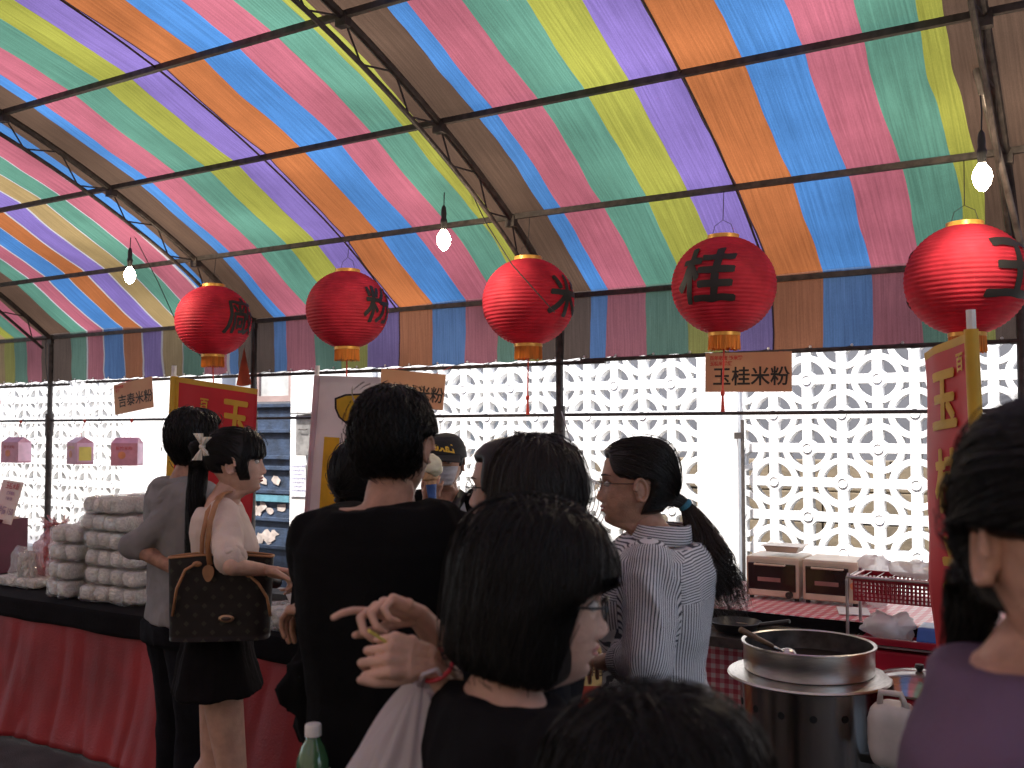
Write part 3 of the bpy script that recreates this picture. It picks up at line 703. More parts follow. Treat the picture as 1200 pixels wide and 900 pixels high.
# ---- bags on the counter right of the couple
WBAG = film('white_plastic', (.80, .76, .76), .62, .25, .7, 16, .14)
def carrier(c, w, d, h, label, seed, ears=True, mat_=None, group=None):
    t = thing('plastic_bag', label, 'bag', c, group)
    V, F = lump(Vector(c)+Vector((0, 0, h*.4)), (w, d, h*.8), Matrix.Identity(3), seed, 1, .03, 40, 26, .75); link('bag_body', np_mesh('b', V, F), mat_ or WBAG, t)
    if ears:
        m = MB()
        for s in (-1, 1):
            b0 = Vector(c)+Vector((s*w*.2, 0, h*.72)); m.tube([b0+Vector((-.03, 0, -.03)), b0+Vector((-.035, 0, .07)), b0+Vector((0, 0, .13)), b0+Vector((.03, 0, .07)), b0+Vector((.02, 0, -.03))], [.02, .012, .009, .012, .02], 8)
        m.build('handles', mat_ or WBAG, t, smooth=True)
    return t
c = atZ(344, 742, .70)+Vector((0, .14, 0)); carrier((c.x, c.y+.02, .702), .26, .22, .42, 'upright white carrier bag on the counter, pinkish print, knotted handles', 31)
c = atZ(335, 742, .70)+Vector((0, .06, 0)); t = thing('noodle_tray', 'clear tray of loose noodles at the counter edge beside the handbag', 'tray', (c.x, c.y, .70))
V, F = lump((c.x, c.y, .76), (.26, .14, .1), Matrix.Identity(3), 12, 3, .02, 40, 20, .5); link('loose_noodles', np_mesh('b', V, F), NOOD, t)
V, F = lump((c.x, c.y, .765), (.28, .16, .125), Matrix.Identity(3), 13, 3, .01, 40, 20, .35); link('tray_wrap', np_mesh('b', V, F), WRAP, t)
# ---- banners
BRED = mat('banner_red', (.62, .022, .035), .55, 0, .12, 4, trans=.3); BYEL = mat('banner_yellow', (.78, .48, .05), .55, 0, .1, 6, trans=.3); BPOLE = mat('white_pole', (.75, .72, .70), .4)
def banner(name, label, tl, tr, h, chars, border, bcol, pole_side, txtcol, wav=.02, lean=0, csz=.2, poleof=0):
    tl = Vector(tl); tr = Vector(tr); xd = (tr-tl); W = xd.length; xn = xd.normalized(); t = thing(name, label, 'banner', (tl.x, tl.y, 0))
    nn = xn.cross(Vector((0, 0, 1))).normalized()
    def pt(u, v, lift=0):
        return tl+xd*u+Vector((lean*v, 0, -h*v))+nn*(wav*math.sin(u*5+v*3)*min(1, .3+v)+lift+.008*nz((u*2, v*4, 1), 1.5))
    V, F = grid(lambda u, v: pt(u, v), 24, 48); solid(link('cloth', np_mesh('cloth', V, np.array(F)), bcol, t), .002)
    b0, b1 = (0, border) if pole_side < 0 else (1-border, 1)
    for sgn in (-.002, .002):
        V, F = grid(lambda u, v: pt(b0+(b1-b0)*u, v, sgn), 3, 48); link('edge_band', np_mesh('edge_band', V, np.array(F)), BYEL, t)
        V, F = grid(lambda u, v: pt(u, v*.022, sgn), 24, 2); link('top_band', np_mesh('top_band', V, np.array(F)), BYEL, t)
    for ch, u0, v0, s, mt in chars:
        me = text_mesh(ch, s, 'banner_lettering', bold=.006*s/.2, shear=.1); bm = bmesh.new(); bm.from_mesh(me); bmesh.ops.triangulate(bm, faces=bm.faces)
        for _ in range(2):
            es = [e for e in bm.edges if e.calc_length() > .04]
            if es: bmesh.ops.subdivide_edges(bm, edges=es, cuts=1); bmesh.ops.triangulate(bm, faces=bm.faces)
        for vv in bm.verts:
            u = u0+vv.co.x/W; v = v0-vv.co.y*1.15/h; vv.co = pt(u, v, .005+vv.co.z)
        bm.to_mesh(me); bm.free(); link('banner_lettering', me, mt, t)
    p = tl if pole_side < 0 else tr
    pb_ = .028 if poleof else 0; m = MB(); m.tube([p+Vector((poleof, pb_, .06)), p+Vector((poleof+lean*p.z/h, pb_, -p.z))], .014, 10); m.build('pole', BPOLE, t, auto=True)
    m = MB(); m.tube([p+Vector((0, 0, .0)), p+Vector((lean, 0, -h))], .021, 12); m.build('pole_sleeve', BYEL, t, auto=True)
    return t, pt
banner('red_banner', 'red banner with yellow border and lettering behind the young couple', atD(204, 441, 5.6), atD(301, 456, 5.35), 1.3,
       [('玉', .74, .145, .19, BYEL), ('桂', .74, .36, .19, BYEL), ('百', .40, .10, .06, BYEL), ('年', .40, .2, .06, BYEL), ('老', .40, .3, .06, BYEL)], .07, BRED, -1, BYEL, lean=-.05)
banner('red_banner', 'tall red banner with yellow edge lettered 玉桂米粉 at the right', atD(1084, 414, 3.5), atD(1138, 386, 3.05), 1.22,
       [('玉', .42, .165, .19, BYEL), ('桂', .42, .385, .19, BYEL), ('米', .42, .61, .19, BYEL), ('粉', .42, .83, .19, BYEL), ('百', .72, .07, .055, BYEL)], .16, BRED, 1, BYEL, lean=.03)
WFL = mat('flag_white', (.80, .76, .76), .6, 0, .08, 4, trans=.3); TEAL = mat('flag_teal', (.10, .42, .36), .6, trans=.3); FYE = mat('flag_gold', (.80, .52, .03), .6, trans=.3); PINKE = mat('flag_pink_edge', (.55, .40, .42), .6)
t, pt = banner('white_flag', 'white flag with yellow shield emblem and teal panel hanging behind the man in black', atD(372, 440, 6.0), atD(446, 442, 5.8), 1.55, [], .04, WFL, -1, BYEL, lean=-.13, wav=.012)
for o in [o for o in t.children if o.name.startswith(('edge_band', 'top_band', 'pole_sleeve'))]: o.data.materials.clear(); o.data.materials.append(WFL if 'top' in o.name else PINKE)
for (u0, u1, v0, v1, mt, nm) in ((.20, .44, .235, 1, FYE, 'yellow_stripe'), (.52, 1, .24, 1, TEAL, 'teal_panel')):
    V, F = grid(lambda u, v: pt(u0+(u1-u0)*u, v0+(v1-v0)*v, .004), 4, 20); link(nm, np_mesh(nm, V, np.array(F)), mt, t)
SH = [(.36, .09), (.5, .075), (.72, .07), (.9, .06), (.96, .11), (.93, .16), (.85, .19), (.75, .205), (.58, .185), (.43, .155), (.37, .125)]
for sc_, lf, mt, nm in ((1.12, .004, INK, 'emblem_outline'), (1, .0055, FYE, 'emblem_shield')):
    P = [pt(.67+(u-.67)*sc_, .13+(v-.13)*sc_, lf) for u, v in SH]; cc = pt(.67, .13, lf+.001)
    V = [cc]+P; F = [(0, 1+i, 1+(i+1) % len(P)) for i in range(len(P))]; link(nm, np_mesh(nm, V, F, False), mt, t)
m = MB()
for a in range(7):
    P = [pt(.60+.012*a+.0*q, .145-.013*q*(1+.12*a), .008) + Vector((math.sin(q*.7+a*.4)*.016-.02*(a/6)*q*.5+.01, 0, 0)) for q in range(6)]
    m.tube(P, [.005, .006, .006, .005, .004, .001], 4)
m.build('emblem_wing', mat('emblem_silver', (.45, .42, .36), .5), t)
m = MB(); m.tube([pt(.52, .172, .008), pt(.68, .178, .008), pt(.86, .165, .008)], [.004, .014, .004], 6); m.build('emblem_bar', INK, t)
# orange folded fan hung on the second post
c = atY(286, 430, 6.2); t = thing('paper_fan', 'orange folded paper fan hung on the post behind the leftmost lantern', 'fan', c)
m = MB(); 
for q in range(12):
    a0 = -.28+.56*q/12; a1 = -.28+.56*(q+1)/12; dy = .015*(q % 2)
    m.add([c+Vector((0, 0, .17)), c+Vector((.34*math.sin(a0), -dy, .17-.34*math.cos(a0))), c+Vector((.34*math.sin(a1), -.015+dy, .17-.34*math.cos(a1)))], [(0, 1, 2)])
solid(m.build('fan_leaf', mat('fan_orange', (.60, .13, .06), .6, trans=.2), t), .002)
# ---- menu board behind the striped woman
c = atD(722, 740, 3.9); t = thing('menu_board', 'yellow menu board with red foot lettered 米 beside the striped shirt woman', 'sign', (c.x, c.y, 0))
M4 = plane_frame(atD(712, 725, 3.9), RT, (0, 0, 1)); MY = mat('menu_yellow', (.72, .52, .20), .6, 0, .1, 4); MR = mat('menu_red', (.45, .06, .03), .6, 0, .15, 6)
m = MB(); slab(m, M4, .42, .52, .008); m.build('menu_panel', MY, t)
m = MB(); slab(m, M4 @ Matrix.Translation((0, -.44, 0)), .42, .36, .008); m.build('red_panel', MR, t)
text_on('米粉', .085, M4 @ Matrix.Translation((.06, .20, 0)), INK, t, 'menu_title', .003)
m = MB(); slab(m, M4 @ Matrix.Translation((.06, .125, .003)), .2, .045, .002); m.build('red_strip', MR, t)
text_on('100年', .035, M4 @ Matrix.Translation((.06, .125, .003)), MY, t, 'strip_lettering')
for k_ in range(6): text_on(['炒米粉 米粉湯', '肉羹湯 貢丸湯', '四神湯 魚丸湯', '滷肉飯 油豆腐', '玉桂米粉禮盒', '伴手禮盒特價'][k_], .042, M4 @ Matrix.Translation((.04, .07-.055*k_, 0)), mat('brown_print', (.12, .06, .03), .6) if k_ == 0 else bpy.data.materials['brown_print'], t, 'menu_line', .0008)
for k_ in range(3): text_on(['現炒現賣', '歡迎試吃選購', '玉桂米粉'][k_], .05, M4 @ Matrix.Translation((.02, -.33-.085*k_, 0)), MY, t, 'red_panel_lettering', .001)
m = MB()
for s in (-.19, .19): m.bar(M4 @ Vector((s, -.3, -.014)), Vector((M4 @ Vector((s, 0, -.03))).xy.to_3d(), ), .015) if 0 else m.tube([M4 @ Vector((s, .2, -.014)), Vector(((M4 @ Vector((s, 0, -.05))).x, (M4 @ Vector((s, 0, -.05))).y, 0))], .008, 6)
m.build('stand_leg', STEEL, t)
# ---- gingham cloth table with toaster ovens
def gingham():
    m = bpy.data.materials.new('gingham'); m.use_nodes = True; N = m.node_tree.nodes; L = m.node_tree.links; b = N['Principled BSDF']; b.inputs['Roughness'].default_value = .35
    tc = N.new('ShaderNodeTexCoord'); sx = N.new('ShaderNodeSeparateXYZ'); L.new(tc.outputs['Object'], sx.inputs[0]); hs = []
    ad = N.new('ShaderNodeMath'); ad.operation = 'ADD'; L.new(sx.outputs[1], ad.inputs[0]); L.new(sx.outputs[2], ad.inputs[1])
    for src in (sx.outputs[0], ad.outputs[0]):
        q = N.new('ShaderNodeMath'); q.operation = 'MULTIPLY'; q.inputs[1].default_value = 1/.045; L.new(src, q.inputs[0])
        f = N.new('ShaderNodeMath'); f.operation = 'FRACT'; L.new(q.outputs[0], f.inputs[0])
        g_ = N.new('ShaderNodeMath'); g_.operation = 'GREATER_THAN'; g_.inputs[1].default_value = .5; L.new(f.outputs[0], g_.inputs[0]); hs.append(g_)
    a = N.new('ShaderNodeMath'); a.operation = 'ADD'; L.new(hs[0].outputs[0], a.inputs[0]); L.new(hs[1].outputs[0], a.inputs[1])
    dv = N.new('ShaderNodeMath'); dv.operation = 'DIVIDE'; dv.inputs[1].default_value = 2; L.new(a.outputs[0], dv.inputs[0])
    cr = N.new('ShaderNodeValToRGB'); cr.color_ramp.interpolation = 'CONSTANT'; e = cr.color_ramp.elements
    e[0].position = 0; e[0].color = (.80, .66, .66, 1); e[1].position = .4; e[1].color = (.70, .26, .30, 1); q = e.new(.9); q.color = (.58, .09, .13, 1)
    L.new(dv.outputs[0], cr.inputs[0]); L.new(cr.outputs[0], b.inputs['Base Color']); return m
GING = gingham()
tb = thing('gingham_table', 'long table with red and white checked cloth carrying the toaster ovens', 'table', (-.6, 5.0, 0))
TF = 4.62
def tt(u, v): x = -2.6+3.4*u; y = TF+.9*v; return (x, y, .75+.003*nz((x, y, 0), 6))
V, F = grid(tt, 40, 14); solid(link('checked_cloth', np_mesh('checked_cloth', V, np.array(F)), GING, tb), .004)
m = MB(); m.box2((-2.6, TF, .70), (.8, TF+.9, .742)); m.build('table_top', BLKC, tb)
m = MB(); m.box2((-2.6, TF-.03, .655), (.8, TF+.02, .70)); m.build('steel_edge', mat('worn_chrome', (.5, .48, .46), .25, .9, .3, 12), tb, bevel=.004)
def tf(u, v): x = -2.6+3.4*u; return (x, TF+.06-.03*nz((x*4, 0, v), 1)*v, .64-.5*v)
V, F = grid(tf, 120, 8); solid(link('cloth_front', np_mesh('cloth_front', V, np.array(F)), GING, tb), .003)
m = MB()
for x in (-2.5, -.9, .7):
    for y in (TF+.05, TF+.85): m.tube([(x, y, 0), (x, y, .7)], .018, 8)
m.build('table_legs', STEEL, tb)
CRM = mat('cream_enamel', (.72, .56, .42), .35, 0, .12, 8, coat=.3); OVG = mat('oven_glass', (.03, .014, .014), .08, 0, .3, 3, spec=.6); HEAT = mat('oven_tray', (.36, .17, .15), .4)
def oven(xa, xb, label, dark):
    a = atZ(xa, 702, .755); b = atZ(xb, 707, .755); Yo = 4.98; a = atY(xa, 700, Yo); b = atY(xb, 700, Yo); w = b.x-a.x; h = .2
    c = Vector(((a.x+b.x)/2, Yo, .755)); t = thing('toaster_oven', label, 'oven', c, 'small toaster ovens side by side')
    m = MB(); m.box(c+Vector((0, .13, .012+h/2)), (w*.985, .26, h)); m.build('case', CRM, t, bevel=.014)
    m = MB(); m.box(c+Vector((-.012 if not dark else 0, -.006, .05+.062)), (w*(.76 if not dark else .88), .012, .135)); m.build('glass_door', OVG, t, bevel=.004)
    m = MB(); m.box(c+Vector((-.012, -.014, .10)), (w*.42, .004, .02)); m.build('heating_tray', HEAT, t)
    m = MB(); m.box(c+Vector((-.012, -.01, .034)), (w*.74, .012, .028)); m.build('lower_panel', CRM, t, bevel=.003)
    m = MB(); m.lathe([(.001, .02), (.016, .02), (.018, 0)], c+Vector((w*.43 if not dark else w*.32, -.001, .10 if not dark else .03)), 16, Matrix.Rotation(PI/2, 3, 'X')); m.build('knob', ORB if not dark else SOCK, t, auto=True)
    m = MB(); m.tube([c+Vector((-w*.3, -.013, .175)), c+Vector((-w*.3, -.03, .175)), c+Vector((w*.25, -.03, .175)), c+Vector((w*.25, -.013, .175))], .005, 6); m.build('door_handle', CRM, t)
    for sx_ in (-.42, .42):
        for y_ in (.03, .23): m = MB(); m.tube([c+Vector((sx_*w, y_, -.003)), c+Vector((sx_*w, y_, .014))], .012, 8); m.build('rubber_foot', SOCK, t)
    return c, w
c, w_ = oven(874, 937, 'left toaster oven with wide black glass door and pink tray inside', True)
t = thing('foil_tray', 'shallow foil tray resting on top of the left toaster oven', 'tray', c+Vector((.02, .12, .215)))
m = MB(); m.box(c+Vector((.03, .12, .245)), (.15, .12, .03), taper=1.2); m.box(c+Vector((.03, .12, .262)), (.2, .16, .004)); m.build('foil_tray_body', mat('foil', (.6, .52, .48), .3, .7), t, bevel=.002)
c, w_ = oven(940, 1006, 'right toaster oven with round orange knob and cream lower panel', False)
V, F = lump(c+Vector((w_*.5+.05, .1, .12)), (.16, .18, .24), Matrix.Identity(3), 44, 1, .03, 34, 20, .8); tag(link('plastic_bag', np_mesh('plastic_bag', V, F), WBAG), 'crumpled clear bag between right toaster oven and the wire rack', 'bag')
c = atZ(1000, 716, .757); m = MB(); m.box(c, (.14, .2, .003), rotz(.3)); tag(m.build('paper_napkin', PAPER), 'white folded napkin lying on the checked cloth', 'napkin')
c = atZ(858, 734, .70)+Vector((0, 0, .02)); c = atY(862, 733, 4.5); t = thing('frying_pan', 'dark shallow pan at the table edge beside the striped shirt', 'pan', c)
m = MB(); m.lathe([(.001, -.02), (.09, -.02), (.12, .02), (.115, .022), (.086, -.014), (.001, -.014)], c, 28); m.build('pan_bowl', BLACKP, t, auto=True)
m = MB(); m.tube([c+Vector((.1, 0, .01)), c+Vector((.26, -.03, .05))], [.012, .01], 8); m.build('pan_handle', SOCK, t)
m = MB(); m.box2((c.x-.22, 4.38, .62), (c.x+.2, TF-.035, .665)); m.box2((c.x-.2, 4.4, 0), (c.x-.17, 4.43, .62)); m.box2((c.x+.15, 4.4, 0), (c.x+.18, 4.43, .62)); tag(m.build('side_shelf', STEEL), 'narrow dark metal shelf in front of the checked table', 'shelf')
# ---- stock pot on the steel stove drum
PC = atD(947, 753, 3.5); PC.z = 0
STEELP = mat('brushed_steel', (.62, .60, .58), .28, 1, .12, 30, .1, 120, stretch=(1, 1, 30)); DRUM = mat('dark_mirror_steel', (.22, .20, .19), .2, 1, .5, 7, .12, 14, col2=(.62, .56, .52), stretch=(1, 1, .08)); SOUP = mat('dark_broth', (.015, .012, .010), .35, 0, spec=.12); POTIN = mat('pot_inside', (.10, .09, .085), .45, .8, .3, 20)
t = thing('stove_drum', 'tall round dark steel stove drum with vent holes under the big pot', 'stove', PC)
m = MB(); m.lathe([(.215, .01), (.222, 0), (.232, .01), (.234, .70), (.236, .73), (.23, .735), (.2, .735)], PC, 64); m.build('drum_shell', DRUM, t, auto=True)
m = MB()
for k_ in range(14):
    a = 2*PI*k_/14+.1; d = Vector((math.cos(a), math.sin(a), 0)); m.lathe([(.001, .002), (.012, .002), (.013, 0)], PC+d*.2335+Vector((0, 0, .655)), 12, frame(y=Vector((0, 0, 1)), z=d))
m.build('vent_holes', mat('hole_black', (.004, .004, .004), .9), t)
m = MB(); m.lathe([(.2, .737), (.275, .742), (.279, .746), (.275, .752), (.22, .762), (.2, .76)], PC, 64); m.build('flange_ring', STEELP, t, auto=True)
t = thing('stock_pot', 'wide brushed steel pot full of dark broth on the stove drum', 'pot', PC+Vector((0, 0, .76)))
m = MB(); m.lathe([(.001, .764), (.218, .764), (.222, .77), (.222, .85), (.229, .853), (.229, .859), (.222, .861), (.217, .857)], PC, 72); m.build('pot_shell', STEELP, t, auto=True)
m = MB(); m.lathe([(.2165, .857), (.216, .79), (.21, .775)], PC, 64); m.build('inner_wall', POTIN, t, smooth=True)
m = MB(); m.lathe([(.001, .792), (.10, .793), (.2155, .792)], PC, 48); m.build('broth', SOUP, t, smooth=True)
t = thing('ladle', 'wooden handled ladle leaning on the rim of the pot', 'ladle', PC+Vector((-.15, 0, .83)))
m = MB(); p0 = atD(868, 738, 3.35); p1 = atD(905, 757, 3.42); m.tube([p0, p0.lerp(p1, .5), p1], [.011, .009, .008], 10); m.build('wooden_handle', mat('dark_wood', (.16, .09, .05), .5, 0, .3, 30), t, smooth=True)
m = MB(); p2 = p1+(p1-p0)*.5; m.tube([p1, p2], .005, 8); m.ell(p2, (.03, .03, .02)); m.build('bowl', STEELP, t, smooth=True)
# ---- right-hand low table, rack, lidded tub, jug
lt = thing('low_table', 'low table with checked cloth at the right behind the pot', 'table', (-.3, 3.9, 0))
rc = atD(1055, 748, 4.25)
zt = rc.z-.16
m = MB(); m.box2((rc.x-.33, rc.y-.2, zt-.03), (rc.x+.7, rc.y+.35, zt-.002)); m.build('table_top', BLKC, lt)
V, F = grid(lambda u, v: (rc.x-.335+1.04*u, rc.y-.21+.57*v, zt+.001), 10, 6); solid(link('checked_cloth', np_mesh('c', V, np.array(F)), GING, lt), .003)
V, F = grid(lambda u, v: (rc.x-.335+1.04*u, rc.y-.212-.01*math.sin(u*50)*v, zt-.3*v), 100, 4); solid(link('cloth_front', np_mesh('c', V, np.array(F)), GING, lt), .003)
m = MB()
for x_ in (rc.x-.3, rc.x+.65):
    for y_ in (rc.y-.15, rc.y+.3): m.tube([(x_, y_, 0), (x_, y_, zt-.03)], .015, 8)
m.build('table_legs', STEEL, lt)
WIRE = mat('rack_wire', (.5, .45, .44), .3, .8); TRED = mat('red_plastic', (.32, .012, .028), .3, 0, .12, 6, coat=.3)
def P3(x, y, z): return Vector((rc.x+x, rc.y+y, zt+z))
H = atY(1055, 672, rc.y).z-zt
t = thing('wire_rack', 'two tier chrome wire rack holding red plastic baskets at the right', 'rack', P3(0, 0, 0))
m = MB(); W2 = .19
for z_ in (.14, H-.015):
    m.tube([P3(-W2, -.12, z_), P3(W2+.1, -.12, z_), P3(W2+.1, .12, z_), P3(-W2, .12, z_), P3(-W2, -.12, z_)], .005, 6)
    for k_ in range(1, 8): m.tube([P3(-W2+.055*k_, -.12, z_), P3(-W2+.055*k_, .12, z_)], .0022, 5)
m.tube([P3(-W2, -.12, .14), P3(-W2, -.12, H-.015)], .005, 6)
m.build('shelf_wires', WIRE, t)
m = MB()
for x_ in (-W2, W2+.1):
    for y_ in (-.12, .12): m.tube([P3(x_, y_, 0), P3(x_, y_, H-.03), P3(x_*.97, y_*.9, H+.0)], .007, 8)
m.build('uprights', WIRE, t)
def basket(z0, h, label, name='red_basket'):
    t = thing(name, label, 'basket', P3(.05, 0, z0), 'red plastic baskets in the wire rack')
    m = MB(); xa, xb, ya, yb = -.165, .265, -.105, .105
    m.box2(P3(xa+.01, ya+.01, z0), P3(xb-.01, yb-.01, z0+.006))
    # pierced sides: bars
    n = 26
    for k_ in range(n+1):
        x_ = xa+(xb-xa)*k_/n
        for y_ in (ya, yb): m.box(P3(x_, y_, z0+h/2), (.008, .005, h))
    for k_ in range(13):
        y_ = ya+(yb-ya)*k_/12
        for x_ in (xa, xb): m.box(P3(x_, y_, z0+h/2), (.005, .008, h))
    for q in range(6):
        z_ = z0+h*(q+.2)/6
        for y_ in (ya, yb): m.box(P3((xa+xb)/2, y_+.001, z_), (xb-xa, .004, h*.06))
    m.build('basket_sides', TRED, t)
    m = MB()
    for a, b in (((xa-.01, ya-.012, z0+h-.012), (xb+.01, ya+.004, z0+h+.006)), ((xa-.01, yb-.004, z0+h-.012), (xb+.01, yb+.012, z0+h+.006)), ((xa-.012, ya+.005, z0+h-.012), (xa+.004, yb-.005, z0+h+.006)), ((xb-.004, ya+.005, z0+h-.012), (xb+.012, yb-.005, z0+h+.006))): m.box2(P3(*a), P3(*b))
    m.build('basket_rim', TRED, t, bevel=.003)
basket(H-.115, .10, 'upper red pierced basket on the top tier of the wire rack')
m = MB(); m.box2(P3(-.16, -.1, .147), P3(.27, .1, .152)); m.box2(P3(-.175, -.125, .147), P3(.28, -.105, .175)); m.box2(P3(-.175, .105, .147), P3(.28, .125, .175)); tag(m.build('red_tray', TRED, None, bevel=.003), 'shallow red tray on the middle tier of the wire rack', 'tray')
m = MB(); m.box(P3(.05, 0, .062), (.40, .21, .12), taper=1.08); tag(m.build('red_tub', TRED, None, bevel=.012), 'solid red plastic tub on the bottom tier of the wire rack', 'tub')
V, F = lump(P3(-.04, -.02, .21), (.2, .16, .11), Matrix.Identity(3), 61, 1, .03, 34, 20, .8); tag(link('plastic_bag', np_mesh('p', V, F), WBAG), 'clear bag of food on the middle tier of the wire rack', 'bag')
m = MB(); m.box(P3(.15, 0, .195), (.15, .16, .065), taper=.9); tag(m.build('blue_box', mat('blue_plastic', (.08, .18, .55), .35), None, bevel=.012), 'bright blue plastic box on the middle tier of the wire rack', 'box')
V, F = lump(P3(.06, 0, H+.02), (.2, .14, .07), Matrix.Identity(3), 66, 1, .02, 34, 20, .8); tag(link('plastic_bag', np_mesh('p', V, F), WBAG), 'crumpled clear bag in the top basket of the wire rack', 'bag')
q = atD(1078, 806, 3.45); low = thing('stool', 'low dark stool carrying the lidded red pot and white jug', 'stool', (q.x, q.y, 0))
zs = q.z-.17
m = MB(); m.box2((q.x-.24, q.y-.28, zs-.03), (q.x+.35, q.y+.2, zs-.002)); m.build('seat', BLACKP, low, bevel=.006)
for x_ in (-.2, .3):
    for y_ in (-.24, .16): m = MB(); m.tube([(q.x+x_, q.y+y_, 0), (q.x+x_, q.y+y_, zs-.03)], .016, 8); m.build('leg', BLACKP, low)
qq = Vector((q.x, q.y, 0))
t = thing('lidded_pot', 'round dark red pot with domed glass lid behind the purple shoulder', 'pot', (q.x, q.y, zs))
m = MB(); m.lathe([(.001, zs), (.13, zs+.002), (.165, zs+.14), (.18, zs+.15), (.18, zs+.165), (.168, zs+.17), (.15, zs+.15), (.12, zs+.02), (.001, zs+.02)], qq, 48); m.build('pot_body', TRED, t, auto=True)
m = MB(); m.lathe([(.182, zs+.172), (.184, zs+.18), (.17, zs+.19), (.12, zs+.212), (.05, zs+.226), (.001, zs+.228)], qq, 48); m.build('glass_lid', mat('lid_glass', (.42, .36, .35), .12, .7, .2, 6), t, auto=True)
m = MB(); m.lathe([(.001, zs+.252), (.014, zs+.25), (.016, zs+.24), (.008, zs+.228)], qq, 16); m.build('lid_knob', SOCK, t, auto=True)
j = atD(1047, 872, 3.15); t = thing('white_jug', 'squat white plastic jug in front of the lidded red pot', 'jug', (j.x, j.y, zs))
m = MB(); V, F = lump((j.x, j.y, zs+.10), (.15, .12, .2), Matrix.Identity(3), 5, 1, .004, 34, 24, .5); m.add(V, F); m.build('jug_body', mat('milky_plastic', (.62, .55, .50), .4), t, smooth=True)
m = MB(); m.tube([Vector((j.x-.035, j.y-.02, zs+.19)), Vector((j.x-.03, j.y-.03, zs+.235)), Vector((j.x+.03, j.y-.03, zs+.235)), Vector((j.x+.045, j.y-.02, zs+.19))], .011, 8); m.build('jug_handle', bpy.data.materials['milky_plastic'], t, smooth=True)
# ---- green tea bottle near the camera
bc = atD(367, 855, 1.93); t = thing('drink_bottle', 'green plastic drink bottle with white cap at the bottom edge', 'bottle', (bc.x, bc.y, bc.z-.2))
BT = Vector((bc.x, bc.y, bc.z-.2)); GLS = mat('green_bottle', (.06, .16, .07), .12, 0, .2, 8, spec=.7, coat=.6)
m = MB(); m.lathe([(.001, 0), (.029, .001), (.032, .01), (.031, .05), (.032, .13), (.031, .145), (.022, .17), (.014, .182), (.0135, .19), (.001, .19)], BT, 32); m.build('bottle_body', GLS, t, smooth=True)
m = MB(); m.lathe([(.001, .212), (.0145, .211), (.016, .208), (.016, .189), (.013, .188)], BT, 24); m.build('bottle_cap', mat('cap_white', (.75, .75, .72), .4), t, auto=True)
m = MB(); m.lathe([(.0322, .04), (.0328, .042), (.0328, .125), (.0322, .127)], BT, 32); m.build('paper_label', mat('label_pale', (.45, .55, .42), .5, 0, .3, 30), t, auto=True)
# ================================================================== PEOPLE
def remesh(mb, voxel, smooth=4, fn=None):
    me = mb.mesh('tmp'); o = bpy.data.objects.new('tmp', me); COL.objects.link(o)
    md = o.modifiers.new('r', 'REMESH'); md.mode = 'VOXEL'; md.voxel_size = voxel; md.use_smooth_shade = True
    if smooth: s = o.modifiers.new('s', 'SMOOTH'); s.factor = .5; s.iterations = smooth
    dg = bpy.context.evaluated_depsgraph_get(); dg.update()
    m2 = bpy.data.meshes.new_from_object(o.evaluated_get(dg)); bpy.data.objects.remove(o); bpy.data.meshes.remove(me)
    if fn:
        co = np.empty(len(m2.vertices)*3); m2.vertices.foreach_get('co', co); co = co.reshape(-1, 3)
        no = np.empty(len(m2.vertices)*3); m2.vertex_normals.foreach_get('vector', no); no = no.reshape(-1, 3)
        for i in range(len(co)):
            co[i] += no[i]*fn(co[i], no[i])
        m2.vertices.foreach_set('co', co.ravel()); m2.update()
    m2.polygons.foreach_set('use_smooth', [True]*len(m2.polygons)); return m2
def join(meshes, name):
    V = []; F = []; b = 0
    bm = bmesh.new()
    for me in meshes:
        bm.from_mesh(me)
    out = bpy.data.meshes.new(name); bm.to_mesh(out); bm.free()
    out.polygons.foreach_set('use_smooth', [True]*len(out.polygons)); return out
